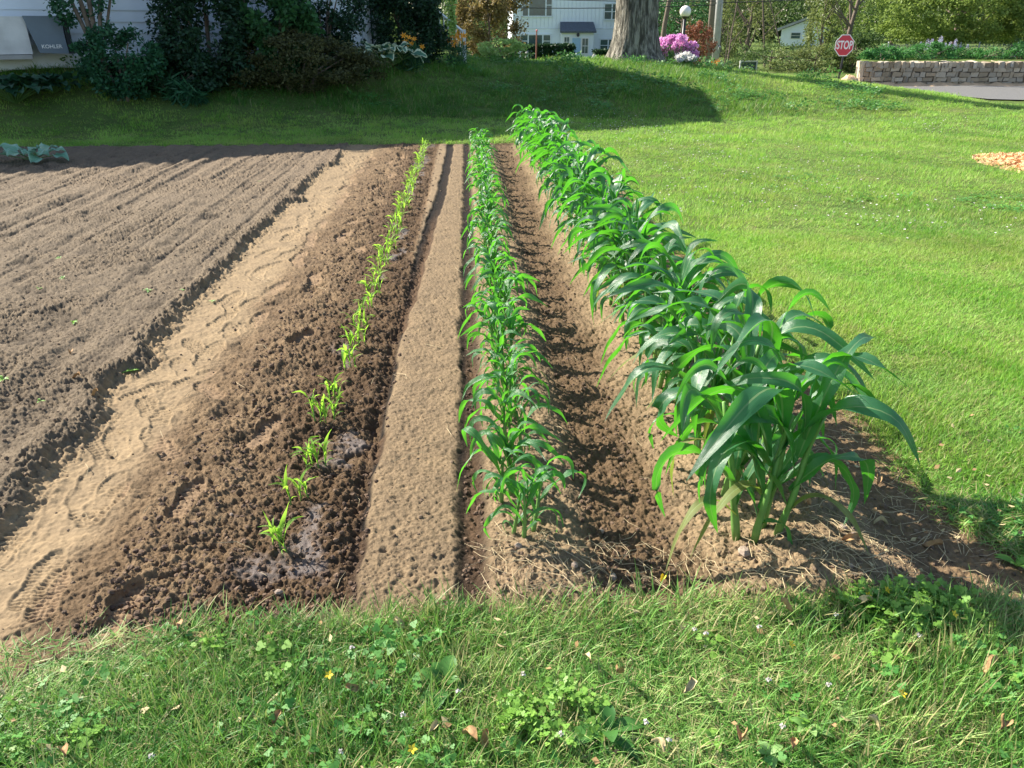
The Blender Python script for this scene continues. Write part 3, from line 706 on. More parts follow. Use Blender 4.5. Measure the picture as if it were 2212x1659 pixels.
# ------------------------------------------------------------------ corn
def leafmesh(name, mat, L_, W_, a0, bend, power=1.4, curl=.0, wave=.12, seed=0, nseg=16, ncol=4, fold=.35, endkink=0.0):
    r = random.Random(seed); ph = r.uniform(0, 6.28); ph2 = r.uniform(0, 6.28); kx = r.uniform(11, 22); x = z = yv = 0.0; V = []; U = []; Vv = []
    drift = r.uniform(-.6, .6); kb = power
    for i in range(nseg + 1):
        t_ = i / nseg; ang = a0 - bend * (.30 * t_ + .70 * float(sst(kb - .24, kb + .24, t_))) - endkink * float(sst(.62, .8, t_)); az = drift * float(sst(.3, .8, t_)) * 1.3
        if t_ < .12: w_ = W_ * (.42 + .58 * t_ / .12 * .6)
        else: w_ = W_ * (.77 + .23 * math.sin(min(1, (t_ - .12) / .28) * pi / 2)) * (1 - max(0, (t_ - .42) / .58) ** 1.9)
        w_ = max(w_, .0008); roll = curl * float(sst(.25, .8, t_)) + .3 * sin(6 * t_ + ph2) * t_
        T_ = Vector((cos(az) * cos(ang), sin(az) * cos(ang), sin(ang))); S = Vector((-sin(az), cos(az), 0)); N_ = T_.cross(S) * -1
        if N_.z < 0 and abs(ang) < pi / 2: N_ = -N_
        S2 = S * cos(roll) + N_ * sin(roll); N2 = N_ * cos(roll) - S * sin(roll); fd = fold * (1 - .75 * t_)
        for j in range(ncol + 1):
            u_ = -1 + 2 * j / ncol; wv = wave * W_ * abs(u_) ** 2 * sin(kx * t_ + (ph if u_ > 0 else ph2)) * math.sin(pi * min(1, t_ * 1.1))
            q = Vector((x, yv, z)) + S2 * (u_ * w_ / 2 * cos(fd * abs(u_))) + N2 * (abs(u_) * w_ / 2 * math.sin(fd) + wv)
            V.append(tuple(q)); U.append(u_); Vv.append(t_)
        x += T_.x * L_ / nseg; yv += T_.y * L_ / nseg; z += T_.z * L_ / nseg
    I = np.arange(len(V)).reshape(nseg + 1, ncol + 1); F = np.stack([I[:-1, :-1], I[:-1, 1:], I[1:, 1:], I[1:, :-1]], -1).reshape(-1, 4)
    return mesh_np(name, np.array(V), F, mat, True, {'u': U, 'v': Vv})
lib = {'big': {}, 'mid': {}, 'small': {}}
def fill(kind, mat, L0, W0, n, nseg, ncol):
    r = random.Random(hash(kind) % 1 + len(kind) * 13)
    for lv in range(8):      # leaf level 0 low .. 7 top
        f = lv / 7.0
        Lf = [.42, .66, .86, 1.0, 1.02, .95, .8, .55][lv] * r.uniform(.9, 1.05); Wf = [.45, .62, .8, .95, 1.05, 1.0, .85, .55][lv]
        lib[kind][lv] = []
        for q in range(n):
            a0 = R(r.uniform(46, 64) + 26 * f) if kind != 'small' else R(r.uniform(62, 84)); bd = R(r.uniform(115, 165) - 55 * f * r.random()) * (.55 if kind == 'small' else 1)
            lib[kind][lv].append(leafmesh('corn_leaf', M['corn_old'] if kind == 'big' and lv < 2 and q % 3 == 0 else mat, L0 * Lf * r.uniform(.9, 1.12), W0 * Wf * r.uniform(.9, 1.1), a0, bd, r.uniform(.30, .62) + .1 * f, r.uniform(-1.5, 1.5), r.uniform(.12, .32), r.random() * 1e6, nseg, ncol,
                                          r.uniform(.25, .5), R(r.choice([0, 0, 20, 40]))))
fill('big', M['corn_big'], .58, .053, 9, 20, 6); fill('mid', M['corn_mid'], .29, .027, 6, 16, 4); fill('small', M['corn_small'], .12, .012, 3, 8, 2)
def stalkmesh(h, r0, lean, seed, name='stalk', mat=None):
    b = MB(); n = 8; P = [(lean * (i / n) ** 1.3 * h, .02 * h * sin(seed + i), h * i / n - .03 * h * (i == 0)) for i in range(n + 1)]
    b.tube(P, [r0 * (1.12 - .62 * i / n) * (1.15 if i % 2 else .95) for i in range(n + 1)], 8); return b.mesh(name, mat or M['corn_stalk'], True)
stalks = {'big': [stalkmesh(.46, .0112, l, i) for i, l in enumerate((-.06, .03, .1))], 'mid': [stalkmesh(.20, .0075, l, i) for i, l in enumerate((-.06, .05))], 'small': [stalkmesh(.05, .0026, .05, 1)]}
SH = {'big': .46, 'mid': .20, 'small': .05}
LVS = {'big': (.10, .19, .28, .40, .54, .68, .82, .95), 'mid': (.10, .22, .36, .5, .64, .78, .88, .96), 'small': (.15, .0, .4, .0, .7, .0, .9, 1.0)}
def plant_leaves(kind, r, tilt):
    out = []; base = r.uniform(-.5, .5) + (pi if r.random() < .5 else 0)
    levels = range(8) if kind != 'small' else (0, 2, 4, 6, 7)
    for q, lv in enumerate(levels):
        if kind != 'small' and lv == 0 and r.random() < .4: continue
        az = base + (pi if q % 2 else 0) + r.gauss(0, .42 if kind != 'small' else .9)
        hz = LVS[kind][lv] * SH[kind]
        out.append((r.choice(lib[kind][lv]), (tilt * hz, .0, hz), (r.gauss(0, .07), r.gauss(0, .10), az), r.uniform(.9, 1.1)))
    return out
def merged(kind, seed):
    r = random.Random(seed); V = []; F = []; U = []; W = []; off = 0
    for me, loc, rot, s_ in plant_leaves(kind, r, 0):
        a = np.empty(len(me.vertices) * 3, np.float32); me.vertices.foreach_get('co', a); a = a.reshape(-1, 3)
        f = np.empty(len(me.polygons) * 4, np.int32); me.polygons.foreach_get('vertices', f)
        from mathutils import Euler
        Mx = np.array(Euler(rot).to_matrix()); V.append(a @ Mx.T * s_ + np.array(loc)); F.append(f.reshape(-1, 4) + off); off += len(a)
        for nm, l_ in (('u', U), ('v', W)):
            q = np.empty(len(a), np.float32); me.attributes[nm].data.foreach_get('value', q); l_.append(q)
    return mesh_np('corn_plant', np.concatenate(V), np.concatenate(F), M['corn_' + kind], True, {'u': np.concatenate(U), 'v': np.concatenate(W)})
far_lib = {k: [merged(k, 500 + i) for i in range(6)] for k in lib}
ORD = 'first second third fourth fifth sixth seventh eighth ninth tenth eleventh twelfth thirteenth fourteenth fifteenth sixteenth'.split()
def corn_row(kind, spots, per, near, group, word, rname, hscale):
    r = random.Random(len(kind) * 77 + 5)
    for hi, (hx, hy) in enumerate(spots):
        k_ = per if not isinstance(per, tuple) else r.choice(per)
        offs = []
        spread = {'big': .040, 'mid': .030, 'small': .024}[kind]
        for q in range(k_):
            offs.append(((q - (k_ - 1) / 2) * spread * r.uniform(.8, 1.3), r.uniform(-spread, spread)))
        sides = {2: ('left', 'right'), 3: ('left', 'middle', 'right'), 4: ('leftmost', 'second', 'third', 'rightmost')}[k_]
        for q, (ox, oy) in enumerate(offs):
            x_, y_ = hx + ox, hy + oy; z_ = SZ(x_, y_) - .004
            if y_ < near:
                lab = '%s stem of the %s hill from the front in the %s' % (sides[q], ORD[hi] if hi < 16 else 'far', rname)
                if hi >= 16: lab = '%s growing in the crowded far half of its row' % word
            else: lab = '%s growing in the crowded far half of its row' % word
            nm = {'big': 'tall_corn_plant', 'mid': 'young_corn_plant', 'small': 'corn_seedling'}[kind]
            s_ = hscale(hi, r) * r.uniform(.84, 1.1)
            if y_ < near:
                e_ = empty(nm, (x_, y_, z_), lab, 'corn plant' if kind != 'small' else 'seedling', group, 0)
                e_.scale = (s_,) * 3; tilt = r.choice((-.06, .03, .1)) if kind == 'big' else .0
                e_.rotation_euler = (r.gauss(0, .06), r.gauss(-.02, .07), r.gauss(0, .25))
                st = link('stalk', stalks[kind][r.randrange(len(stalks[kind]))], e_)
                for me, loc, rot, sc_ in plant_leaves(kind, r, 0):
                    link('leaf', me, e_, loc, rot, (sc_,) * 3)
            else:
                o = link(nm, far_lib[kind][r.randrange(6)], None, (x_, y_, z_), (r.gauss(0, .06), r.gauss(0, .06), r.gauss(0, .3) + (pi if r.random() < .5 else 0)), (s_,) * 3)
                props(o, lab, 'corn plant' if kind != 'small' else 'seedling', group)
def spots(p0, p1, y0, step, n, jit, seed):
    r = random.Random(seed); out = []
    for i in range(n):
        yv = y0 + i * step
        f = (yv - p0[1]) / (p1[1] - p0[1]); out.append((p0[0] + (p1[0] - p0[0]) * f + r.uniform(-jit, jit), yv + r.uniform(-.03, .03)))
    return [s_ for s_ in out if s_[1] < 11.75]
a, b = gp(1655, 1160, .05), gp(1150, 322, .05)
corn_row('big', spots((a.x, a.y), (b.x, b.y), a.y, .30, 34, .03, 1), 4, 5.0, 'tall corn in the right hand row', 'tall corn plant', 'tall right hand corn row', lambda i, r: (1.12 if i < 3 else 1.0) - .005 * i + .06 * sin(i * 1.9))
a, b = gp(1122, 1165, .04), gp(1037, 326, .04)
corn_row('mid', spots((a.x, a.y), (b.x, b.y), a.y, .285, 36, .018, 2), 3, 6.0, 'knee high corn in the middle row', 'young corn plant', 'short middle corn row', lambda i, r: (.96 if i == 0 else 1.03) - .006 * i)
a, b = gp(612, 1190, 0), gp(912, 335, 0)
corn_row('small', spots((a.x, a.y), (b.x, b.y), a.y, .30, 34, .02, 3), (3, 4), 5.0, 'pale corn seedlings in the left row', 'pale corn seedling', 'left seedling row', lambda i, r: 1.16 - .004 * i)

# ------------------------------------------------------------------ foliage builders
def leaf_cloud(P, size, seed, up=.25, aspect=.55, jitter=.35):
    g = np.random.default_rng(seed); n = len(P)
    d = g.normal(size=(n, 3)); d[:, 2] = d[:, 2] * .8 - up; d /= np.linalg.norm(d, axis=1)[:, None]
    r = g.normal(size=(n, 3)); s_ = np.cross(d, r); s_ /= np.linalg.norm(s_, axis=1)[:, None]; nn = np.cross(d, s_)
    L_ = size * g.uniform(1 - jitter, 1 + jitter, n)[:, None]; W_ = L_ * aspect * .5
    V = np.stack([P, P + d * L_ * .45 + s_ * W_ + nn * W_ * .3, P + d * L_, P + d * L_ * .45 - s_ * W_ + nn * W_ * .3], 1).reshape(-1, 3)
    F = np.arange(n * 4).reshape(n, 4); return V, F, np.repeat(g.random(n), 4)
def crown_points(c, rad, n, seed, clumps=60, cr=.22, shell=.55, flat=0.0):
    g = np.random.default_rng(seed); d = g.normal(size=(clumps, 3)); d /= np.linalg.norm(d, axis=1)[:, None]
    rr = (shell + (1 - shell) * g.random(clumps)) ** .7
    cc = d * rr[:, None]
    if flat: cc[:, 2] = np.where(cc[:, 2] < -flat, -flat + g.uniform(-.05, .05, clumps), cc[:, 2])
    k = g.integers(0, clumps, n); sz = g.uniform(.6, 1.35, clumps) * cr
    q = g.normal(size=(n, 3)); q /= np.linalg.norm(q, axis=1)[:, None]; q *= (g.random(n) ** .45)[:, None]
    return np.array(c) + (cc[k] + q * sz[k][:, None]) * np.array(rad)
def foliage(name, P, size, mat, parent, seed, **kw):
    V, F, T = leaf_cloud(P, size, seed, **kw); return link(name, mesh_np(name, V, F, mat, False, {'tint': T}), parent)
def limbs(b, base, top, r0, n, seed, spread, crown_z0, crown_z1, seg=7):
    r = random.Random(seed); base = Vector(base); top = Vector(top)
    path = [base.lerp(top, i / 6) + Vector((r.uniform(-.04, .04), r.uniform(-.04, .04), 0)) * (top - base).length * .3 * (i not in (0,)) for i in range(7)]
    b.tube(path, [r0 * (1.25 if i == 0 else 1 - .13 * i) for i in range(7)], seg)
    for k_ in range(n):
        t_ = r.uniform(.25, .9); p = base.lerp(top, t_); a_ = r.uniform(0, 6.28); q = p + Vector((cos(a_) * spread[0] * r.uniform(.4, .85), sin(a_) * spread[1] * r.uniform(.4, .85), r.uniform(.1, .6) * (crown_z1 - p.z)))
        m_ = p.lerp(q, .5) + Vector((0, 0, -.06 * (q - p).length)); b.tube([p, m_, q], [r0 * .42 * (1 - t_ * .5), r0 * .26, r0 * .06], 5, False)
def tree(name, label, cat, px_c, py_c, Y_, rad, n, size, mat, r0, seed, clumps=70, cr=.22, group=None, bark='stem', ground=None, flat=0, py_base=None, nl=9, xoff=0):
    c = at(px_c, py_c, Y_); gz = Hs(c.x, Y_) if ground is None else ground
    e_ = empty(name, (c.x + xoff, Y_, gz), label, cat, group); lc = (-xoff, 0, c.z - gz)
    b = MB(); limbs(b, (0, 0, -.15), (lc[0] * .6, 0, lc[2] + rad[2] * .55), r0, nl, seed, rad, lc[2] - rad[2], lc[2] + rad[2]); b.build('trunk', M[bark], e_, True)
    foliage('crown', crown_points(lc, rad, n, seed, clumps, cr, .5, flat), size, M[mat], e_, seed + 1); return e_

# big old tree on the crest
c = at(1372, 122, 21.2)
gz = Hs(c.x, 21.2)
big = empty('old_tree', (c.x + .0, 21.2, gz), 'massive old tree trunk with furrowed grey bark on top of the bank', 'tree')
r_ = random.Random(5); V = []; nseg = 72; hs = [-.3, 0, .12, .28, .5, .8, 1.2, 1.8, 2.6, 3.6, 5, 6.5, 8]
rs = [.84, .75, .67, .61, .57, .535, .515, .50, .50, .50, .48, .44, .38]
for h_, rr in zip(hs, rs):
    for k_ in range(nseg):
        a_ = 2 * pi * k_ / nseg; fl = .11 * max(0, 1 - h_ / .8) * sin(5 * a_ + 1) + .03 * sin(3 * a_ + h_)
        rdg = .022 * math.sin(26 * a_ + 2.5 * sin(h_ * 2.1 + a_)) + .012 * r_.uniform(-1, 1)
        q = rr * (1 + fl) + rdg; V.append((q * cos(a_) - .035 * h_, q * sin(a_), h_))
I = np.arange(len(V)).reshape(len(hs), nseg); I2 = np.roll(I, -1, 1); F = np.stack([I[:-1], I2[:-1], I2[1:], I[1:]], -1).reshape(-1, 4)
link('trunk', mesh_np('trunk', np.array(V), F, M['bark'], True), big)
b = MB()
for k_ in range(7):
    a_ = k_ * .9; b.tube([(-.25, 0, 7.2 + .1 * k_), (cos(a_) * 1.4, sin(a_) * 1.4, 10), (cos(a_) * 3, sin(a_) * 3, 12.5)], [.24, .16, .05], 6)
b.build('limb', M['bark'], big, True)
foliage('crown', crown_points((0, 0, 13.6), (3.7, 3.7, 2.8), 9000, 31, 80, .2, .5), .17, M['tree_far'], big, 32)

# ------------------------------------------------------------------ near house, turned, behind the shrubs
HA = math.atan2(.5, 1.0); hx, hy = -1.92, 18.85
gh = .55
nh = empty('white_house', (hx, hy, gh), 'white clapboard house with dark shrubs along its shaded wall', 'house', rz=HA)
# local: x runs along the wall (negative = left), y inward
b = MB(); b.box(-14, -.02, .03, 7.6, .35, 5.15)
b.build('wall', M['dark_gap'], nh)
MG = Matrix.Rotation(pi / 2, 4, 'Z')
b = MB(); b.v = []; 
def gable(xx):
    bb = MB(); P = [(xx, .03, 5.15), (xx, 7.6, 5.15), (xx, 3.8, 7.3)]
    Q = [(p[0] - .12, p[1], p[2]) for p in P]; bb.v = P + Q; bb.t = [.5] * 6; bb.f = [(0, 1, 2), (5, 4, 3), (0, 3, 4, 1), (1, 4, 5, 2), (2, 5, 3, 0)]; return bb
gable(-.02).build('gable', M['white_siding'], nh); gable(-13.88).build('gable', M['white_siding'], nh)
b = MB(); b.box(-14.02, 0.0, .0, 7.62, -1.2, .35); b.build('foundation', M['wall_stain'], nh)
pk = .2; me_pl = {}
def lap(L_):
    bb = MB(); bb.prism([(0, 0), (L_, 0), (L_, pk + .012), (0, pk + .012)], 0, .0); return bb
def lapmesh(L_, name='plank'):
    bb = MB(); v = [(0, -.03, 0), (L_, -.03, 0), (L_, .02, 0), (0, .02, 0), (0, -.006, pk + .01), (L_, -.006, pk + .01), (L_, .02, pk + .01), (0, .02, pk + .01)]
    bb.v = v; bb.t = [.5] * 8; bb.f = [(0, 3, 2, 1), (4, 5, 6, 7), (0, 1, 5, 4), (1, 2, 6, 5), (2, 3, 7, 6), (3, 0, 4, 7)]; return bb.mesh(name, M['white_siding'])
m1 = lapmesh(13.78)
for i in range(24): link('plank', m1, nh, (-13.98, .0, .35 + i * pk))
m2 = lapmesh(7.36)
for i in range(24): link('plank', m2, nh, (.0, .13, .35 + i * pk), (0, 0, pi / 2))
b = MB(); b.box(-.15, .03, -.045, .0 + .13, .28, 5.1); b.build('corner_board', M['white_paint'], nh)
b = MB(); b.box(-.42, -.30, -.10, -.035, .1, 5.0); b.build('downspout', M['white_paint'], nh)
b = MB()
for s_ in (0, 1):
    y0, y1 = (-.55, 3.82) if s_ == 0 else (8.15, 3.78); z0 = 4.92; z1 = 7.38
    n0 = len(b.v); b.v += [(-14.4, y0, z0), (.45, y0, z0), (.45, y1, z1), (-14.4, y1, z1), (-14.4, y0, z0 + .14), (.45, y0, z0 + .14), (.45, y1, z1 + .14), (-14.4, y1, z1 + .14)]; b.t += [.5] * 8
    b.f += [tuple(n0 + i for i in q) for q in ((0, 3, 2, 1), (4, 5, 6, 7), (0, 1, 5, 4), (1, 2, 6, 5), (2, 3, 7, 6), (3, 0, 4, 7))]
b.build('roof', M['roof'], nh)
for wx in (-3.4, -8.2, -11.5):
    b = MB(); b.box(wx - .55, wx + .55, -.07, -.033, 3.3, 4.6); w_ = b.build('window', M['white_paint'], nh)
    b = MB(); b.box(wx - .45, wx + .45, -.082, -.072, 3.4, 4.5); b.build('pane', M['glass'], w_)

# generator cabinet
def wall_at(px, py):
    # point on the near wall's plane seen at a pixel
    d = ray(px, py); n_ = Vector((sin(HA), -cos(HA), 0)); o_ = Vector((hx, hy, 0)); cp = Vector((0, 0, CAMH)); t_ = (o_ - cp).dot(n_) / d.dot(n_); return cp + d * t_
pg = wall_at(93, 70); pg0 = pg + Vector((sin(HA), -cos(HA), 0)) * .12; zt = wall_at(90, 30).z - .07; zb = wall_at(95, 112).z
gen = empty('generator_cabinet', (pg0.x, pg0.y, zb), 'pale generator cabinet with slate grey end panel against the white wall', 'generator', rz=HA)
b = MB(); b.box(-1.5, -.24, -.55, -.02, -.02, zt - zb + .02); b.build('body', M['wall_stain'], gen)
b = MB(); b.prism([(-.27, zt - zb + .03), (-.13, .0), (.33, -.02), (.30, zt - zb + .03)], -.60, -.03); b.build('end_panel', M['grey_cover'], gen)
b = MB(); b.box(-1.55, -.26, -.6, -.0, -.1, -.03); b.build('base_rail', M['deck_grey'], gen)
b = MB(); b.box(.335, .42, -.58, -.04, -.02, zt - zb); b.build('side_edge', M['dark_gap'], gen)  # darker strip along the right edge of the grey panel
def text(s_, size, mat, parent, loc, rot, ext=.004, name='lettering', bold=0.0):
    cu = bpy.data.curves.new(name, 'FONT'); cu.body = s_; cu.size = size; cu.extrude = ext; cu.align_x = 'CENTER'; cu.align_y = 'CENTER'; cu.offset = bold
    tmp = bpy.data.objects.new(name, cu); me = bpy.data.meshes.new_from_object(tmp); bpy.data.objects.remove(tmp); me.materials.append(mat)
    return link(name, me, parent, loc, rot)
text('KOHLER', .085, M['sign_white'], gen, (.08, -.606, .10), (pi / 2, 0, 0), .003, bold=.0015)

# ------------------------------------------------------------------ shrubs along the near house
def shrub(name, label, cat, px_, py_, Y_, rad, n, size, mat, seed, clumps=60, cr=.24, group=None, stems=5, part='foliage', shell=.45, stem_mat='stem', **kw):
    c = at(px_, py_, Y_); gz = Hs(c.x, Y_); e_ = empty(name, (c.x, Y_, gz), label, cat, group); lz = c.z - gz; b = MB(); r = random.Random(seed)
    for k_ in range(stems):
        a_ = r.uniform(0, 6.28); q = (cos(a_) * rad[0] * .6, sin(a_) * rad[1] * .6, lz + rad[2] * r.uniform(.1, .7))
        b.tube([(q[0] * .12, q[1] * .12, -.08), (q[0] * .4, q[1] * .5, q[2] * .5), q], [.03, .022, .008], 5, False)
    b.build('stem', M[stem_mat], e_, True)
    P = crown_points((0, 0, lz), rad, n, seed, clumps, cr, shell); P = P[P[:, 2] > .02]
    foliage(part, P, size, M[mat], e_, seed + 3, **kw); return e_
shrub('evergreen_shrub', 'tall dark evergreen shrub with thick foliage against the white house wall', 'shrub', 440, 72, 15.9, (.95, .6, 1.25), 12000, .085, 'shrub_dark', 301, 70)
shrub('broadleaf_shrub', 'dark broadleaf shrub left of the spreading bronze shrub', 'shrub', 585, 60, 16.4, (.85, .6, 1.2), 9000, .11, 'shrub_mid', 305, 50, .2)
shrub('evergreen_shrub', 'rounded dark shrub rising behind the bronze shrub beside the house corner', 'shrub', 690, 20, 17.3, (1.0, .5, 1.0), 7000, .08, 'shrub_dark', 308, 60)
shrub('bronze_shrub', 'wide spreading shrub with bronze green leaves on the shaded bank', 'shrub', 640, 135, 16.2, (1.75, .8, .66), 20000, .055, 'shrub_olive', 311, 120, .17)
shrub('low_shrub', 'low green shrub under the white corner board and downspout', 'shrub', 735, 146, 17.0, (.55, .5, .40), 5500, .06, 'shrub_mid', 315, 50)
shrub('juniper_bush', 'tall black green conifer bush right of the house corner', 'bush', 879, 40, 19.0, (1.0, .9, 1.35), 30000, .075, 'shrub_dark', 318, 90, .2)
shrub('climbing_vine', 'bright green vine hanging at the right edge of the black green bush', 'vine', 976, 20, 18.4, (.10, .12, .6), 900, .065, 'lime', 320, 14, .4, stems=0)
shrub('leafy_shrub', 'loose ivy leaved shrub below the grey generator panel', 'shrub', 255, 140, 15.0, (.75, .4, .62), 5500, .075, 'ivy', 322, 50, .22)
shrub('dark_shrub', 'black green shrub on the bank between the small tree and variegated hosta', 'shrub', 370, 160, 15.5, (1.2, .5, .42), 8000, .07, 'shrub_dark', 324, 50, .25)
# small multi stemmed tree in front of the wall
c = at(215, 190, 15.3); gz = Hs(c.x, 15.3)
st = empty('small_tree', (c.x, 15.3, gz), 'small many stemmed tree leaning in front of the generator cabinet', 'tree')
b = MB()
for (dx, hh, rr) in ((-.75, 2.9, .05), (-.35, 3.0, .06), (.05, 3.1, .06), (.55, 3.0, .05), (.85, 2.6, .035)):
    b.tube([(.1, 0, -.1), (.12 + dx * .12, 0, hh * .25), (.1 + dx * .5, .05, hh * .6), (.1 + dx, 0, hh)], [rr, rr * .85, rr * .6, rr * .3], 6)
b.build('trunk', M['stem'], st, True)
P = np.concatenate([crown_points((.1, 0, 1.9), (1.0, .45, .95), 2600, 331, 40, .16), crown_points((.25, 0, 3.4), (1.9, 1.0, .9), 5200, 333, 50, .2)])
foliage('crown', P, .07, M['ivy'], st, 335)

def rosette(name, label, cat, px_, py_, Y_, n, Ls, Ws, mat, seed, el=(15, 70), group=None, squash=False, ysc=1.0, z=None, pls=1.0):
    if Y_ is None: c = gp(px_, py_); 
    else: c = at(px_, py_, Y_)
    gz = (Hs(c.x, c.y) if z is None else z); e_ = empty(name, (c.x, c.y, gz), label, cat, group); r = random.Random(seed)
    ms = []
    for q in range(4):
        rr = random.Random(seed + q); V = []; U = []; W = []; ns, nc = 9, 8; x_ = z_ = 0
        for i in range(ns + 1):
            t_ = i / ns; w_ = Ws * math.sin(pi * min(1, (t_ * .93 + .07)) ** .75) ** .8 * (1 if t_ < 1 else .05); a_ = R(8) - R(75) * t_ ** 1.6
            for j in range(nc + 1):
                u_ = -1 + 2 * j / nc; wv = .10 * Ws * sin(9 * t_ + 2 * (u_ > 0) + q) * u_ * u_
                V.append((x_, u_ * w_ / 2, z_ + .10 * Ws * abs(u_) + wv)); U.append(u_); W.append(t_)
            x_ += Ls / ns * cos(a_); z_ += Ls / ns * math.sin(a_)
        I = np.arange(len(V)).reshape(ns + 1, nc + 1); F = np.stack([I[:-1, :-1], I[:-1, 1:], I[1:, 1:], I[1:, :-1]], -1).reshape(-1, 4)
        ms.append(mesh_np('leaf', np.array(V), F, M[mat], True, {'u': U, 'v': W}))
    b = MB()
    for i in range(n):
        f = (i + .5) / n; az = i * 2.399 + r.uniform(-.3, .3); e0 = R(el[1] + (el[0] - el[1]) * f); pl = pls * Ls * (.6 + 1.0 * f) * r.uniform(.8, 1.1)
        tip = Vector((cos(az) * cos(e0) * pl, sin(az) * cos(e0) * pl * ysc, math.sin(e0) * pl + .03))
        b.tube([(0, 0, 0), tip * .5 + Vector((0, 0, .04 * Ls)), tip], [Ls * .035, Ls * .03, Ls * .02], 4, False)
        link('leaf', ms[i % 4], e_, tip, (r.gauss(0, .25), r.gauss(.05, .2) - e0 * .35, az + r.uniform(-.3, .3)), (r.uniform(.8, 1.15),) * 3)
    b.build('stem', M['green_stem'], e_, True); return e_
rosette('hosta', 'large hosta with cream edged leaves below the white corner board', 'hosta', 834, 122, 17.45, 48, .33, .26, 'hosta_var', 41, (22, 84), pls=1.15)
rosette('hosta', 'small hosta with white edged leaves low on the dark bank', 'hosta', 482, 190, 16.2, 26, .15, .09, 'hosta_var', 43, (5, 60))
rosette('hosta', 'big dark green hosta at the left edge below the white wall', 'hosta', 28, 195, 14.4, 70, .27, .22, 'hosta_dark', 45, (18, 86), pls=1.35)
rosette('hosta', 'dark green hosta between the left hosta and the small tree', 'hosta', 112, 185, 14.9, 40, .22, .17, 'hosta_dark', 47, (10, 80), pls=1.2)
rosette('squash_plant', 'squash plant with broad bluish leaves alone on the tilled soil', 'squash plant', 72, 352, None, 15, .21, .21, 'squash', 49, (4, 38), ysc=.8, z=.03)
shrub('grass_clump', 'arching clump of strappy leaves under the dark evergreen shrub', 'plant', 400, 195, 15.2, (.4, .2, .22), 500, .24, 'ivy', 340, 14, .3, stems=3, aspect=.12)

def flowers(name, label, cat, px_, py_, Y_, w, h, nh_, hr, petal, leafm, seed, group=None, spike=False, dep=.5, nleaf=900, lsz=.07, part='flower_head'):
    c = at(px_, py_, Y_); gz = min(Hs(c.x, Y_), c.z); e_ = empty(name, (c.x, Y_, gz), label, cat, group); r = random.Random(seed); lz = c.z - gz + h
    g = np.random.default_rng(seed); ms = []
    for q in range(3):
        k_ = 46; d = g.normal(size=(k_, 3)); d /= np.linalg.norm(d, axis=1)[:, None]; P = d * hr * np.array((1, 1, 3.2 if spike else .9)) * g.uniform(.6, 1, (k_, 1))
        V, F, T = leaf_cloud(P, hr * .8, seed + q, aspect=1.0); ms.append(mesh_np('flower_head', V, F, M[petal], False, {'tint': T}))
    b = MB()
    for i in range(nh_):
        x_ = r.uniform(-1, 1); y_ = r.uniform(-1, 1) * dep * .5; top = lz * (1 - .35 * abs(x_) ** 1.6) - r.random() ** 1.5 * h * .55
        p_ = (x_ * w, y_, top); b.tube([(x_ * w * .5, y_ * .5, 0), (x_ * w * .85, y_, top * .6), p_], [.006, .005, .004], 4, False); link(part, ms[i % 3], e_, p_, (0, 0, r.uniform(0, 6)), (r.uniform(.8, 1.2),) * 3)
    b.build('stem', M['green_stem'], e_)
    P = np.stack([g.uniform(-w, w, nleaf), g.uniform(-dep / 2, dep / 2, nleaf), g.random(nleaf) * (lz * .72)], -1); foliage('foliage', P, lsz, M[leafm], e_, seed + 9, aspect=.3); return e_
flowers('phlox', 'tall clump of magenta pink phlox right of the old tree trunk', 'flowers', 1456, 133, 21.8, .54, .62, 64, .075, 'purple', 'cover', 51)
flowers('phlox', 'low clump of white phlox in front of the magenta phlox', 'flowers', 1480, 141, 21.3, .26, .28, 34, .055, 'white_flower', 'cover', 53, nleaf=400)
flowers('lily', 'orange lilies beside the cream edged hosta', 'flowers', 900, 118, 17.8, .24, .42, 7, .05, 'orange_l', 'cover', 55, nleaf=500, lsz=.12) if False else None
def lilies(label, px_, py_, Y_, w, h, n, seed):
    c = at(px_, py_, Y_); gz = min(Hs(c.x, Y_), c.z); e_ = empty('lily_clump', (c.x, Y_, gz), label, 'lilies', 'orange lilies on the bank'); r = random.Random(seed); b = MB(); lz = c.z - gz + h
    b2 = MB()
    for k_ in range(6):
        a_ = k_ * pi / 3; b2.quad((0, 0, 0), (.035 * cos(a_ - .4), .035 * sin(a_ - .4), .045), (.075 * cos(a_), .075 * sin(a_), .05), (.035 * cos(a_ + .4), .035 * sin(a_ + .4), .045))
    fm = b2.mesh('blossom', M['orange'])
    for i in range(n):
        x_ = r.uniform(-w, w); y_ = r.uniform(-.15, .15); z_ = lz - r.random() * h * .75; b.tube([(x_ * .5, y_, 0), (x_, y_, z_)], [.006, .004], 4, False)
        link('blossom', fm, e_, (x_, y_, z_), (r.uniform(.5, 1.4), r.uniform(-.6, .6), r.uniform(-.5, .5)), (r.uniform(.9, 1.3),) * 3)
    b.build('stem', M['green_stem'], e_)
    g = np.random.default_rng(seed); nl = 360; P = np.stack([g.uniform(-w, w, nl), g.uniform(-.2, .2, nl), g.random(nl) * lz * .6], -1); foliage('foliage', P, .2, M['ivy'], e_, seed, aspect=.1, up=-.7)
lilies('orange lilies between the cream edged hosta and the conifer bush', 890, 112, 17.7, .22, .32, 8, 61)
lilies('orange lilies beneath the white stair railing', 986, 108, 19.0, .2, .36, 16, 63)
lilies('low orange flowers beside the grey utility pole foot', 1548, 146, 22.0, .2, .16, 7, 65)

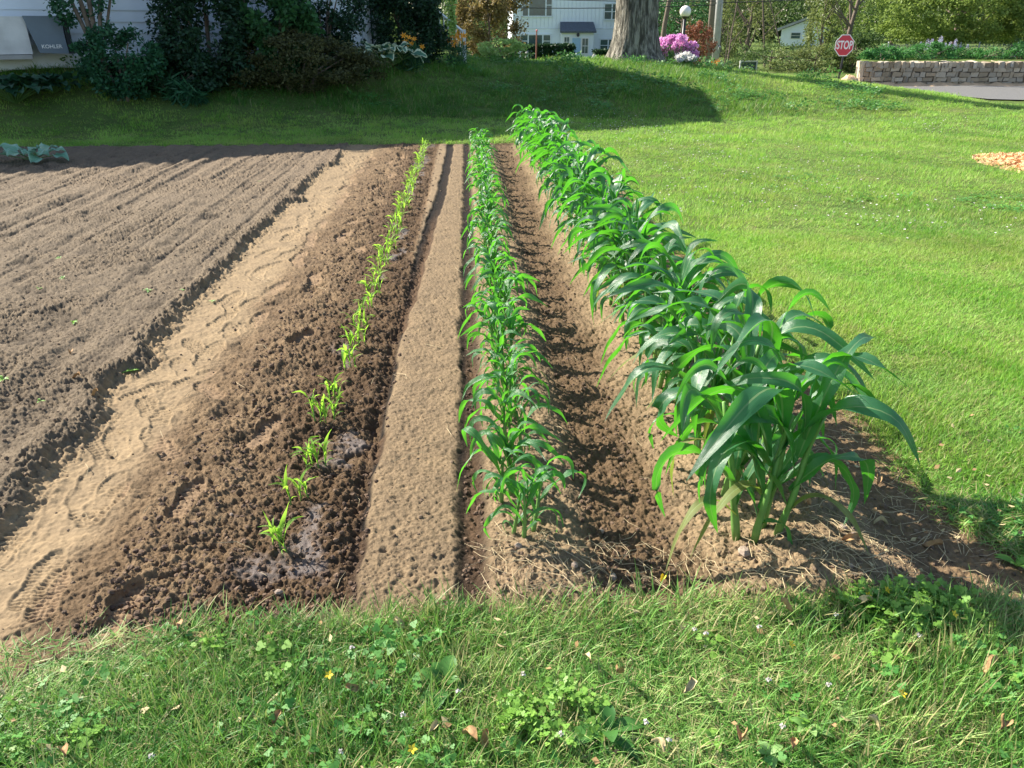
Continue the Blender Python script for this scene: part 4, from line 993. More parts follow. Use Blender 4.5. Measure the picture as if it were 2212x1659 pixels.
# stair railing past the house corner
a = at(974, 48, 19.3); b_ = at(1002, 70, 19.6); z_bot = Hs(a.x, 19.5)
rl = empty('stair_railing', (a.x, 19.3, z_bot), 'white stair railing sloping down beside the conifer bush', 'railing')
A = Vector((-.35, 0, a.z - z_bot + .27)); B = Vector((b_.x - a.x, .25, b_.z - z_bot)); b = MB()
b.tube([A, B], .03, 4); b.build('handrail', M['white_paint'], rl)
b = MB(); b.tube([A - Vector((0, 0, .50)), B - Vector((0, 0, .44))], .022, 4); b.build('bottom_rail', M['white_paint'], rl)
b = MB(); b.box(B.x - .045, B.x + .045, .2, .29, -.4, B.z + .06); b.build('post', M['white_paint'], rl)
for i in range(7):
    f = i / 7; p_ = A.lerp(B, f); q_ = (A - Vector((0, 0, .50))).lerp(B - Vector((0, 0, .44)), f); b = MB(); b.tube([q_, p_], .014, 4); b.build('baluster', M['white_paint'], rl)

# lime border plants on the crest and copper tree
shrub('lime_plant', 'light green leafy plants on the crest left of the far hedge', 'plant', 1092, 108, 20.8, (.62, .4, .26), 1500, .075, 'lime', 345, 30, .25, stems=3)
tree('copper_tree', 'round copper leaved tree left of the far white house', 'tree', 1055, 48, 38, (1.75, 1.5, 2.3), 14000, .13, 'tree_copper', .10, 401, 80, .2, py_base=1, ground=-1.0)
shrub('weedy_stem_plant', 'tall weedy stalks in front of the copper tree', 'plant', 1060, 95, 22.0, (.3, .2, .3), 350, .08, 'lime', 347, 12, .3, stems=5)

# ------------------------------------------------------------------ far white house
YH = 64.0; gl = at(1108, 124, YH); gr_ = at(1345, 124, YH); gz = -1.3
W = (gr_.x - gl.x) + 1.6
fh = empty('far_house', (gl.x, YH, gz), 'two storey white house with blue door beyond the bank', 'house')
sc_ = YH * .96 / 1640 * 1.0
def fx(px): return at(px, 90, YH).x - gl.x
def fz(py): return at(1200, py, YH).z - gz
zs = fz(62); ztop = fz(-70)
b = MB(); b.box(0, W, .0, 8, -.5, ztop); b.build('wall', M['far_siding'], fh)
b = MB(); b.prism([(-.4, ztop - .02), (W + .4, ztop - .02), (W + .4, ztop + .15), (-.4, ztop + .15)], -.5, 8.5); 
n0 = len(b.v); b.v += [(-.4, -.5, ztop + .16), (W + .4, -.5, ztop + .16), (W + .4, 8.5, ztop + .16), (-.4, 8.5, ztop + .16), (.5, 4, ztop + 2.4), (W - .5, 4, ztop + 2.4)]; b.t += [.5] * 6; b.f += [(n0, n0 + 1, n0 + 5, n0 + 4), (n0 + 1, n0 + 2, n0 + 5), (n0 + 2, n0 + 3, n0 + 4, n0 + 5), (n0 + 3, n0, n0 + 4)]
b.build('roof', M['roof'], fh)
# overlapping boards: horizontal below, vertical above
nb = 17; bh = (zs + .3) / nb
bb = MB(); bb.v = [(0, -.05, 0), (W, -.05, 0), (W, .0, 0), (0, .0, 0), (0, -.012, bh), (W, -.012, bh), (W, 0, bh), (0, 0, bh)]; bb.t = [.5] * 8; bb.f = [(0, 3, 2, 1), (4, 5, 6, 7), (0, 1, 5, 4), (1, 2, 6, 5), (2, 3, 7, 6), (3, 0, 4, 7)]; hm = bb.mesh('board', M['far_siding'])
for i in range(nb): link('board', hm, fh, (0, -.004, -.3 + i * bh))
nvb = int(W / .3); bb = MB(); bb.box(.012, .288, -.03, -.003, 0, ztop - zs - .03); vm = bb.mesh('board', M['far_siding'])
for i in range(nvb): link('board', vm, fh, (i * .3, -.012, zs + .02))
b = MB(); b.box(0, W, -.075, -.002, zs - .02, zs + .045); b.build('belt_trim', M['white_paint'], fh)
for xx in (0.0, W - .14):
    b = MB(); b.box(xx - .01, xx + .14, -.09, -.001, -.3, ztop - .02); b.build('corner_board', M['white_paint'], fh)
def win(x0, x1, z0, z1, parts, dep=-.06, curtain=False, grille=False):
    f = MB(); t_ = .09
    f.box(x0 - t_, x1 + t_, dep - .05, dep, z1, z1 + t_); f.box(x0 - t_, x1 + t_, dep - .07, dep, z0 - t_ * 1.2, z0); f.box(x0 - t_, x0, dep - .05, dep, z0, z1); f.box(x1, x1 + t_, dep - .05, dep, z0, z1)
    xs = [x0 + (x1 - x0) * q for q in parts]
    for q in xs: f.box(q - t_ * .55, q + t_ * .55, dep - .048, dep, z0, z1)
    w_ = f.build('window', M['white_paint'], fh); e_ = [x0] + xs + [x1]
    for i in range(len(e_) - 1):
        a0 = e_[i] + (t_ * .55 if i else 0); a1 = e_[i + 1] - (t_ * .55 if i < len(e_) - 2 else 0); big_ = (a1 - a0) > 1.0
        p_ = MB(); p_.box(a0, a1, dep - .02, dep - .012, z0, z1); p_.build('pane', M['glass'], w_)
        if not big_: p_ = MB(); p_.box(a0, a1, dep - .035, dep - .021, (z0 + z1) / 2 - .025, (z0 + z1) / 2 + .025); p_.build('sash', M['white_paint'], w_)
        if curtain and big_: p_ = MB(); p_.box(a0 + .05, a1 - .05, dep - .011, dep - .009, z0 + (z1 - z0) * .3, z1 - .03); p_.build('curtain', M['curtain'], w_)
win(fx(1129), fx(1190), fz(34), fz(-12), (.2, .8), -.055, False); win(fx(1303), fx(1334), fz(41), fz(9), (.5,), -.055)
win(fx(1125), fx(1188), fz(101), fz(76), (.25, .75), -.06, True); win(fx(1297), fx(1330), fz(110), fz(86), (.5,), -.06)
# entrance porch
px0, px1 = fx(1209), fx(1277); b = MB(); b.box(px0, px1, -1.2, -.06, -.3, fz(64)); po = b.build('porch', M['white_paint'], fh)
b = MB(); b.prism([(0, 0)] * 3, 0, 0) if False else None
za, zb_ = fz(67), fz(47); b.v = [(px0 - .15, -1.45, za), (px1 + .15, -1.45, za), (px1 + .1, -.09, zb_), (px0 + .0, -.09, zb_), (px0 - .15, -1.45, za - .12), (px1 + .15, -1.45, za - .12), (px1 + .1, -.09, za - .12), (px0, -.09, za - .12)]
b.t = [.5] * 8; b.f = [(0, 1, 2, 3), (7, 6, 5, 4), (4, 5, 1, 0), (5, 6, 2, 1), (6, 7, 3, 2), (7, 4, 0, 3)]; b.build('porch_roof', M['roof'], fh)
b = MB(); b.box(fx(1232), fx(1249), -1.26, -1.205, -.2, fz(82)); dr = b.build('door', M['blue_door'], fh)
b = MB(); b.box(fx(1249) - .14, fx(1249) - .08, -1.30, -1.262, .75, .95); b.build('handle', M['metal_black'], dr)
for (x0, x1, z0, z1) in ((fx(1215), fx(1225), fz(101), fz(80)), (fx(1253), fx(1265), fz(114), fz(83))):
    b = MB(); b.box(x0 - .08, x1 + .08, -1.25, -1.202, z0 - .08, z1 + .08); w_ = b.build('window', M['sign_white'], fh)
    b = MB(); b.box(x0, x1, -1.262, -1.253, z0, z1); b.build('pane', M['glass'], w_)
    b = MB(); b.box(x0, x1, -1.275, -1.264, (z0 + z1) / 2 - .02, (z0 + z1) / 2 + .02); b.box((x0 + x1) / 2 - .015, (x0 + x1) / 2 + .015, -1.274, -1.265, z0, z1); b.build('muntin', M['sign_white'], w_)
b = MB(); b.sphere(((px0 + px1) / 2 + .0, -1.38, fz(75)), .11, 8, 6, (1, 1, 1.3)); b.build('porch_lamp', M['metal_black'], fh)
def hedge(label, p0, p1, top, Y_, seed):
    a_, b_ = at(p0, top, Y_), at(p1, top, Y_); gz_ = -1.1; e_ = empty('hedge', ((a_.x + b_.x) / 2, Y_, gz_), label, 'hedge', 'clipped hedges before the far house'); w_ = (b_.x - a_.x); h_ = a_.z - gz_
    g = np.random.default_rng(seed); n_ = 15000; P = np.stack([g.uniform(-w_ / 2, w_ / 2, n_), g.uniform(-.5, .5, n_), g.random(n_) * h_], -1)
    k_ = g.integers(0, 3, n_); P[:, 1] = np.where(k_ == 0, -.5 + g.normal(0, .03, n_), P[:, 1]); P[:, 2] = np.where(k_ == 1, h_ + g.normal(0, .03, n_), P[:, 2]); foliage('foliage', P, .14, M['hedge'], e_, seed)
    b = MB()
    for i in range(8): xx = -w_ / 2 + w_ * (i + .5) / 8; b.tube([(xx, 0, -.1), (xx, 0, h_ * .8)], [.05, .02], 5)
    b.build('stem', M['stem'], e_)
hedge('long dark clipped hedge in front of the blue door house', 1126, 1240, 99, 52, 71)
hedge('short dark hedge between the blue door and the old tree', 1284, 1345, 111, 52, 72)
# rusty stake, stake lights
c = at(1158, 118, 23); gz = Hs(c.x, 23); sk = empty('metal_stake', (c.x, 23, gz), 'thin rust brown stake before the hedge', 'stake')
tz = at(1158, 66, 23).z - gz
b = MB(); b.tube([(0, 0, -.1), (0.01, 0, tz)], .02, 6); b.build('rod', M['rust'], sk); b = MB(); b.sphere((0.01, 0, tz), .028, 6, 5); b.build('cap', M['red'], sk)
for (px_, py_, w_) in ((1138, 118, 'left of the rust brown stake'), (1238, 122, 'beside the blue door below the hedge end'), (1334, 127, 'beside the old tree trunk'), (993, 112, 'by the foot of the stair railing'), (1283, 124, 'between the blue door and the old tree')):
    c = at(px_, py_ + 3, 21.4); gz = Hs(c.x, 21.4); h_ = max(.1, at(px_, py_ - 5, 21.4).z - gz)
    e_ = empty('path_light', (c.x, 21.4, gz), 'small white stake light %s' % w_, 'path light', 'small white stake lights along the crest')
    b = MB(); b.tube([(0, 0, -.05), (0, 0, h_ - .06)], .008, 5); b.build('spike', M['metal_black'], e_); b = MB(); b.tube([(0, 0, h_ - .13), (0, 0, h_ - .02)], .045, 8); b.build('lens', M['sign_white'], e_); b = MB(); b.tube([(0, 0, h_ - .02), (0, 0, h_ + .02)], [.055, .02], 8); b.build('cap', M['pole_grey'], e_)

# globe lamp
c = at(1474, 100, 25.0); gz = Hs(c.x, 25.0); top = at(1479, 25, 25.0)
lm = empty('globe_lamp', (c.x, 25.0, gz), 'black lamp post with a large white globe', 'lamp post')
hz = top.z - gz; b = MB(); b.tube([(0, 0, -.2), (0, 0, hz - .14)], [.055, .045], 10); b.build('post', M['metal_black'], lm, True)
b = MB(); b.tube([(0, 0, hz - .2), (0, 0, hz - .13)], [.05, .11], 12); b.build('collar', M['metal_black'], lm); b = MB(); b.sphere((0, 0, hz), .165, 20, 14); b.build('globe', M['globe'], lm, True)
# utility poles
def pole(label, px0, py0, px1, Y_, r0, mat, extra=False):
    c = at(px0, py0, Y_); gz = Hs(c.x, Y_); u1 = at(px1, 0, Y_); e_ = empty('utility_pole', (c.x, Y_, gz), label, 'utility pole'); d = (u1.x - c.x) / (u1.z - c.z)
    lx = d if abs(d) < .2 else 0; b = MB(); b.tube([(0, 0, -.4), (lx * 4, 0, 4), (lx * 9, 0, 9)], [r0 * 1.1, r0, r0 * .85], 12); b.build('shaft', M[mat], e_, True)
    b = MB(); b.box(lx * 8.4 - 1.2, lx * 8.4 + 1.2, -r0 - .1, -r0, 8.3, 8.42); b.build('crossarm', M['pole_brown'], e_)
    if extra:
        b = MB(); b.tube([(0.02, -r0 * .9, 1.1), (.02, -r0 * 1.5, 1.35)], .06, 8); b.build('meter', M['wire'], e_); b = MB(); b.tube([(lx * 1.2, -r0, 2.2), (lx * 1.2, -r0 - .02, 2.9)], .03, 6); b.build('conduit', M['pole_grey'], e_)
    return e_
pole('pale grey utility pole right of the brown pole', 1545, 150, 1556, 33, .14, 'pole_grey', True)
pole('weathered brown utility pole right of the rusty red shrub', 1528, 148, 1541, 36, .13, 'pole_brown')
# overhead wires
def wire(label, pts):
    b = MB(); P = []
    for i in range(len(pts) - 1):
        for q in range(8):
            f = q / 8; p_ = pts[i].lerp(pts[i + 1], f); p_.z -= .5 * f * (1 - f); P.append(p_)
    P.append(pts[-1]); b.tube(P, .018, 5); o = b.build('overhead_wire', M['metal_black']); props(o, label, 'wire', 'overhead wires')
wire('upper overhead wire crossing in front of the far white house', [at(960, -14, 40), at(1560, 2, 34)])
wire('lower overhead wire crossing in front of the far white house', [at(960, 12, 40), at(1560, 10, 34)])
wire('overhead wire running right from the grey utility pole', [at(1545, 6, 33), at(2240, -40, 30)])
# backboard, orange flowers, copper shrub, sapling
c = at(1616, 146, 40.0); bw = at(1635, 146, 40).x - at(1597, 146, 40).x; zt = at(1616, 131, 40).z; gz = Hs(c.x, 40)
bk = empty('basketball_backboard', (c.x, 40, gz), 'white framed backboard showing above the grassy crest', 'backboard')
zt -= gz; H_ = .78
b = MB(); b.box(-bw / 2, bw / 2, -.03, .03, zt - .06, zt); b.box(-bw / 2, bw / 2, -.03, .03, zt - H_, zt - H_ + .06); b.box(-bw / 2, -bw / 2 + .06, -.03, .03, zt - H_ + .06, zt - .06); b.box(bw / 2 - .06, bw / 2, -.03, .03, zt - H_ + .06, zt - .06); b.build('frame', M['sign_white'], bk)
b = MB(); q = .22; z1 = zt - .28
b.box(-q, q, -.025, -.01, z1 - .045, z1); b.box(-q, q, -.025, -.01, z1 - .36, z1 - .315); b.box(-q, -q + .05, -.025, -.01, z1 - .315, z1 - .045); b.box(q - .05, q, -.025, -.01, z1 - .315, z1 - .045); b.build('target_square', M['sign_white'], bk)
b = MB(); b.box(-bw / 2 + .06, bw / 2 - .06, -.005, .005, zt - H_ + .06, zt - .06); b.build('panel', M['glass'], bk)
b = MB(); b.tube([(0, .1, -.2), (0, .1, zt - .3)], .05, 8); b.build('post', M['metal_black'], bk)
b = MB(); b.tube([(.23 * cos(a_), -.26 + .23 * sin(a_), zt - H_ + .1) for a_ in [2 * pi * i / 14 for i in range(15)]], .012, 5, False); b.build('rim', M['orange'], bk)
shrub('rusty_shrub', 'rusty red leaved shrub behind the magenta phlox', 'shrub', 1507, 92, 30.0, (.62, .55, .72), 3800, .075, 'tree_red', 351, 50, .24)
c = at(1563, 152, 21.5); sp = empty('bare_sapling', (c.x, 21.5, Hs(c.x, 21.5)), 'thin bare sapling right of the grey utility pole', 'sapling')
b = MB(); b.tube([(0, 0, -.05), (.02, 0, .5), (.0, 0, 1.3)], [.015, .012, .005], 5); b.build('trunk', M['stem'], sp)
for (dx, z0, z1) in ((-.35, .35, .9), (.3, .3, 1.0), (-.2, .6, 1.3), (.16, .7, 1.5)):
    b = MB(); b.tube([(.01, 0, z0), (dx * .6, 0, (z0 + z1) / 2), (dx, .02, z1)], [.008, .006, .003], 4, False); b.build('branch', M['stem'], sp)
for (px_, w_) in ((2500, 0),): pass

# small white house far right
YB = 78.0; c = at(1720, 140, YB); gz = -1.6; x0 = at(1692, 60, YB).x - c.x; x1 = at(1752, 60, YB).x - c.x; zf = lambda py: at(1720, py, YB).z - gz
hb = empty('distant_house', (c.x, YB, gz), 'small white gabled house on posts among the far trees', 'house', rz=-math.atan2(c.x, YB))
zb0, ze = zf(99), zf(64); xm = x1 - .3
b = MB(); b.prism([(x0, zb0), (x1 + 1.2, zb0), (x1 + 1.2, ze), (x1 - .5, zf(44)), (x0, ze)], 0, 7); b.build('upper_wall', M['white_siding'], hb)
b = MB(); b.prism([(x0 - .5, ze - .15), (x1 - .5, zf(42)), (x1 - .5, zf(42) + .22), (x0 - .5, ze + .08)], -.35, 7.3); b.prism([(x1 - .49, zf(42)), (x1 + 1.7, ze - .15), (x1 + 1.7, ze + .08), (x1 - .49, zf(42) + .22)], -.35, 7.3); b.build('roof', M['pole_grey'], hb)
b = MB(); b.box(x0 + 1.1, x1 + .6, .6, 6.5, -1, zb0); b.build('lower_wall', M['white_siding'], hb)
wx = at(1719, 80, YB).x - c.x; b = MB(); b.box(wx - .5, wx + .5, -.05, -.003, zf(84), zf(70)); w_ = b.build('window', M['sign_white'], hb); b = MB(); b.box(wx - .4, wx + .4, -.07, -.052, zf(83), zf(77.6)); b.box(wx - .4, wx + .4, -.07, -.052, zf(76.6), zf(71)); b.build('pane', M['glass'], w_)
b = MB(); b.box(x0 - .3, x1 + 1, -1.5, .55, zf(125), zf(122)); b.build('deck', M['deck_grey'], hb)
for i in range(12):
    xx = x0 - .3 + i * (x1 - x0 + 1.3) / 11; b = MB(); b.box(xx - .03, xx + .03, -1.5, -1.44, zf(122) + .002, zf(112)); b.build('baluster', M['deck_grey'], hb)
b = MB(); b.box(x0 - .3, x1 + 1, -1.52, -1.42, zf(112) + .002, zf(111)); b.build('handrail', M['deck_grey'], hb)
for xx in (x0, (x0 + x1) / 2, x1): b = MB(); b.box(xx - .08, xx + .08, -1.3, -1.14, -1, zf(125) - .003); b.build('post', M['deck_grey'], hb)

# stop sign
YS = 29.0; c = at(1824, 98, YS); gz = Hs(c.x, YS); rr = .38 / cos(pi / 8)
ss = empty('stop_sign', (c.x, YS, gz), 'red octagonal STOP sign on a dark post before the trees', 'traffic sign'); lz = c.z - gz
def octo(r_in): q = r_in / cos(pi / 8); return [(q * cos(pi / 8 + i * pi / 4), lz + q * sin(pi / 8 + i * pi / 4)) for i in range(8)]
b = MB(); b.prism(octo(.355), -.006, .0); fc = b.build('sign_border', M['sign_white'], ss, rot=(0, 0, .12)); b = MB(); b.prism(octo(.325), -.012, -.0065); b.build('sign_face', M['red'], ss, rot=(0, 0, .12))
text('STOP', .33, M['sign_white'], ss, (0, -.016, lz), (pi / 2, 0, .12), .003, bold=.008).scale = (.78, 1.15, 1)
b = MB(); b.box(-.03, .03, .005, .045, -1.5, lz + .3); b.build('post', M['metal_black'], ss, rot=(0, .035, 0))

# ------------------------------------------------------------------ stone wall
wl0 = at(1850, 184, 28.7); wz0 = -.42
lx0, lx1 = 13.35, 24.0; ang = math.atan2(-.10, 1)
sw = empty('stone_wall', (wl0.x, 28.6, wz0), 'low wall of rough tan and grey stones beside the road', 'stone wall', rz=ang)
Lw = 9.8; Hw = .98
b = MB(); b.box(.02, Lw + .2, .06, .5, -.3, Hw - .1); b.build('mortar', M['mortar'], sw)
r = random.Random(90)
def stone_mesh(seed):
    q = random.Random(seed); bb = MB(); bb.box(-.5, .5, -.5, .5, -.5, .5); j = lambda v: tuple(c_ + q.uniform(-.09, .09) for c_ in v); bb.v = [j(v) for v in bb.v]
    me = bb.mesh('stone', M['wall_stone']); return me
sm = [stone_mesh(i) for i in range(12)]
cnt = 0; zc = 0; zrow = -.05
for row in range(6):
    hrow = [.15, .17, .15, .17, .15, .17][row]; xx = 0
    if row == 5:
        while xx < Lw:      # cope stones standing on edge
            w_ = r.uniform(.09, .19); o = link('stone', r.choice(sm), sw, (xx + w_ / 2, .25, zrow + .085), (r.gauss(0, .04), r.gauss(0, .06), 0), (w_ * .92, .56, .17 * r.uniform(.9, 1.25))); xx += w_; cnt += 1
            if cnt > 292: break
    else:
        while xx < Lw:
            w_ = r.uniform(.16, .40) if r.random() > .3 else r.uniform(.07, .13)
            o = link('stone', r.choice(sm), sw, (xx + w_ / 2, .12 + r.uniform(-.03, .03), zrow + hrow / 2), (r.gauss(0, .03), r.gauss(0, .04), r.gauss(0, .03)), (w_ * .9, .26 + r.uniform(0, .05), hrow * r.uniform(.78, .95) * (1.5 if w_ < .13 and row < 4 else 1))); xx += w_; cnt += 1
    zrow += hrow
print('stones', cnt)
b = MB(); c = at(1828, 178, 28.0)
def mound(name, label, cat, cx_, cy_, gz_, rx, ry, h_, mat, seed, kind=None):
    g = np.random.default_rng(seed); n_ = 40; A_ = np.linspace(0, 2 * pi, n_, endpoint=False); V = [(0, 0, h_)]; 
    for i in range(1, 13):
        f = i / 12
        for k_, a_ in enumerate(A_): V.append((rx * f * cos(a_) * (1 + .08 * sin(3 * a_)), ry * f * sin(a_) * (1 + .08 * cos(2 * a_)), h_ * (cos(pi * f) * .5 + .5) + g.normal(0, .05 * h_) - .04 * (f == 1)))
    F3 = [(0, 1 + k_, 1 + (k_ + 1) % n_) for k_ in range(n_)]; F4 = [(1 + (i - 1) * n_ + k_, 1 + i * n_ + k_, 1 + i * n_ + (k_ + 1) % n_, 1 + (i - 1) * n_ + (k_ + 1) % n_) for i in range(1, 12) for k_ in range(n_)]
    o = link(name, mesh_np(name, np.array(V), [np.array(F4), np.array(F3)], M[mat], True), None, (cx_, cy_, gz_)); return props(o, label, cat, kind=kind)
mound('dirt_mound', 'sunlit tan dirt mound at the left end of the stone wall', 'dirt mound', c.x + .1, 28.0, Hs(c.x, 28.0) - .05, .75, .6, .45, 'tan_dirt', 5)
c = gp(2262, 362); wc = mound('wood_chip_pile', 'pile of fresh orange wood chips on the right of the lawn', 'wood chips', c.x, c.y, -.02, .66, 1.05, .16, 'wood_chip', 6)
def chipm(seed):
    q = random.Random(seed); bb = MB(); bb.box(-.03, .03, -.01, .01, -.004, .004); bb.v = [tuple(c_ * q.uniform(.6, 1.4) for c_ in v) for v in bb.v]; return bb.mesh('chip', M['wood_chip'])
C_chip = proto_coll('chip', [chipm(i) for i in range(5)])
n = 2600; a_ = rng.uniform(0, 6.28, n); f_ = np.sqrt(rng.random(n)) * 1.06; px_ = .66 * f_ * np.cos(a_); py_ = 1.05 * f_ * np.sin(a_)
P = np.stack([c.x + px_, c.y + py_, -.01 + .16 * (np.cos(np.pi * np.minimum(f_, 1)) * .5 + .5) + rng.uniform(0, .025, n)], -1)
scatter('loose_chips', P, rng.uniform(-.7, .7, (n, 3)) + np.stack([0 * a_, 0 * a_, a_ * 3], -1), np.stack([rng.uniform(.6, 1.4, n)] * 3, -1), rng.integers(0, 5, n), C_chip, 'loose wood chips covering the pile')

# road
P = []
b = MB(); xs = np.linspace(11.0, 40, 60); rows = []
V = []; 
for x_ in xs:
    y0 = np.interp(x_, [10.5, 12, 14, 40], [20.8, 18.9, 18.0, 17.0]); y1 = 28.45 - .10 * (x_ - 13.3)
    for q in range(9):
        y_ = y0 + (y1 - y0) * q / 8; V.append((x_, y_, Hs(x_, y_) + .03))
I = np.arange(len(V)).reshape(60, 9); F = np.stack([I[:-1, :-1], I[1:, :-1], I[1:, 1:], I[:-1, 1:]], -1).reshape(-1, 4)
props(link('road', mesh_np('road', np.array(V), F, M['asphalt'], True)), 'grey asphalt road in front of the stone wall', kind='structure')

V = []; n_ = 60
for i in range(n_):
    xx = i * (Lw + 6) / (n_ - 1) - .3
    for yy_, zz_ in ((-.95 + .12 * sin(i * .9) + .1 * sin(i * 2.3), -.02), (-.5, .10), (-.1, .19 + .04 * sin(i * 1.7)), (.1, .2)): V.append((wl0.x + xx * cos(ang) - yy_ * sin(ang), 28.6 + xx * sin(ang) + yy_ * cos(ang), -.38 + zz_ + .02 * sin(i * 3.1 + yy_ * 9)))
I = np.arange(len(V)).reshape(n_, 4); F = np.stack([I[:-1, :-1], I[1:, :-1], I[1:, 1:], I[:-1, 1:]], -1).reshape(-1, 4)
props(link('dirt_verge', mesh_np('dirt_verge', np.array(V), F, M['tan_dirt'], True)), 'tan dirt washed along the foot of the stone wall', kind='structure')
# planting above the wall
for i, (px_, py_, Y_, rad, n_, sz, mt, lab) in enumerate((
        (1905, 118, 30.2, (.9, .6, .32), 2400, .09, 'cover', 'light green leafy bush at the left end of the wall top'),
        (2010, 118, 30.2, (1.3, .6, .42), 4200, .07, 'cover', 'green bush with lavender spikes rising behind it'),
        (2120, 124, 29.9, (1.1, .6, .34), 3200, .07, 'cover', 'green ground cover below the right hand fence post'),
        (2205, 118, 29.6, (.7, .6, .45), 2400, .07, 'cover', 'green bush over the wall at the right edge'))):
    shrub('leafy_bush', lab, 'bush', px_, py_, Y_, rad, n_, sz, mt, 360 + i * 4, 60, .22, 'bushes along the wall top')
flowers('lavender', 'pale lavender flower spikes above the stone wall', 'flowers', 2030, 112, 30.6, .95, .45, 26, .035, 'lavender', 'cover', 75, spike=True, nleaf=900)
for (px_, lab) in ((1913, 'left end'), (2068, 'middle'), (2108, 'right part'), (2190, 'right edge')):
    c = at(px_, 128, 31.3); gz = Hs(c.x, 31.3); e_ = empty('fence_post', (c.x, 31.3, gz), 'pale metal fence post above the %s of the stone wall' % lab, 'fence post', 'wire fence posts above the wall')
    tz = at(px_, 92, 31.3).z - gz; b = MB(); b.tube([(0, 0, -.2), (0, 0, tz)], .022, 6); b.build('shaft', M['wire'], e_); b = MB(); b.sphere((0, 0, tz), .03, 6, 5); b.build('cap', M['wire'], e_)
b = MB(); x0 = at(1900, 128, 31.35).x; x1 = at(2330, 128, 31.35).x; z0 = .55; z1 = at(2100, 96, 31.35).z
for i in range(11): zz = z0 + (z1 - z0) * i / 10; b.box(x0, x1, 31.345, 31.35, zz, zz + .006)
k_ = x0
while k_ < x1: b.box(k_, k_ + .006, 31.351, 31.356, z0, z1); k_ += .14
props(b.build('wire_fence', M['wire']), 'thin wire mesh fence behind the flowers above the wall', 'fence')

# ------------------------------------------------------------------ trees beyond
tree('spreading_tree', 'broad yellow green tree spreading low over the stone wall planting', 'tree', 2075, 20, 33.0, (3.3, 2.2, 1.7), 26000, .12, 'tree_bright', .14, 411, 150, .16, flat=.55, xoff=0)
tree('spreading_tree', 'yellow green tree leaning out over the road at the right edge', 'tree', 2290, 5, 32.5, (3.0, 2.2, 2.0), 15000, .12, 'tree_bright', .14, 415, 110, .17, flat=.5)
G = 'trees beyond the road'
specs = [
    (1425, -10, 62, (3.2, 2.5, 4.6), 6500, .2, 'tree_far', 'dark green tree directly behind the old trunk'),
    (1500, -30, 75, (4.2, 3, 5.5), 7000, .24, 'tree_far', 'dark leafy tree behind the globe lamp'),
    (1475, 60, 50, (2.0, 1.6, 2.4), 3500, .15, 'shrub_mid', 'green understorey tree between the old trunk and rusty shrub'),
    (1565, 10, 58, (2.4, 2, 4.2), 6000, .17, 'tree_olive', 'olive tree directly behind the utility poles'),
    (1622, 40, 48, (1.6, 1.8, 3.4), 7000, .13, 'tree_olive', 'vine hung olive tree above the backboard'),
    (1590, -60, 95, (5.0, 4, 6.5), 7000, .28, 'tree_far', 'tall dark tree left of the small white house'),
    (1780, 40, 44, (.95, 1.2, 2.7), 4400, .13, 'tree_olive', 'yellowish tree hiding the right side of the small white house'),
    (1840, -10, 48, (2.6, 2, 3.0), 7500, .14, 'tree_bright', 'green tree whose boughs hang over the stop sign'),
    (1845, 125, 38, (1.4, 1.2, 1.2), 4500, .12, 'tree_far', 'dark undergrowth tree behind the stop sign post'),
    (1760, 142, 38, (2.2, 1.2, .9), 5600, .1, 'tree_olive', 'low scrubby tree between the small house and stop sign'),
    (1665, 136, 40, (2.2, 1.2, 1.0), 5600, .1, 'tree_far', 'low scrubby tree left of the small white house'),
    (1950, -40, 60, (5.0, 3, 5.0), 8000, .2, 'tree_far', 'dark tree behind the left side of the spreading tree'),
    (2100, -20, 55, (5.5, 3, 4.5), 8000, .2, 'tree_far', 'dark tree behind the middle of the spreading tree'),
    (2260, -20, 55, (5.0, 3, 4.5), 7000, .2, 'tree_far', 'dark tree behind the right side of the spreading tree'),
    (1760, -70, 100, (8, 4, 7.5), 7000, .32, 'tree_far', 'tall far tree above the small white house'),
    (1020, -40, 75, (5.5, 3, 5.5), 7000, .25, 'tree_far', 'dark tree behind the copper tree'),
    (900, -30, 60, (5.5, 3, 5.0), 5000, .25, 'tree_far', 'dark tree behind the conifer bush'),
]
for i, (px_, py_, Y_, rad, n_, sz, mt, lab) in enumerate(specs):
    tree('leafy_tree', lab, 'tree', px_, py_, Y_, rad, n_, sz, mt, .16 if Y_ > 45 else .09, 430 + i * 7, 90, .2, G, ground=-1.2, nl=10)
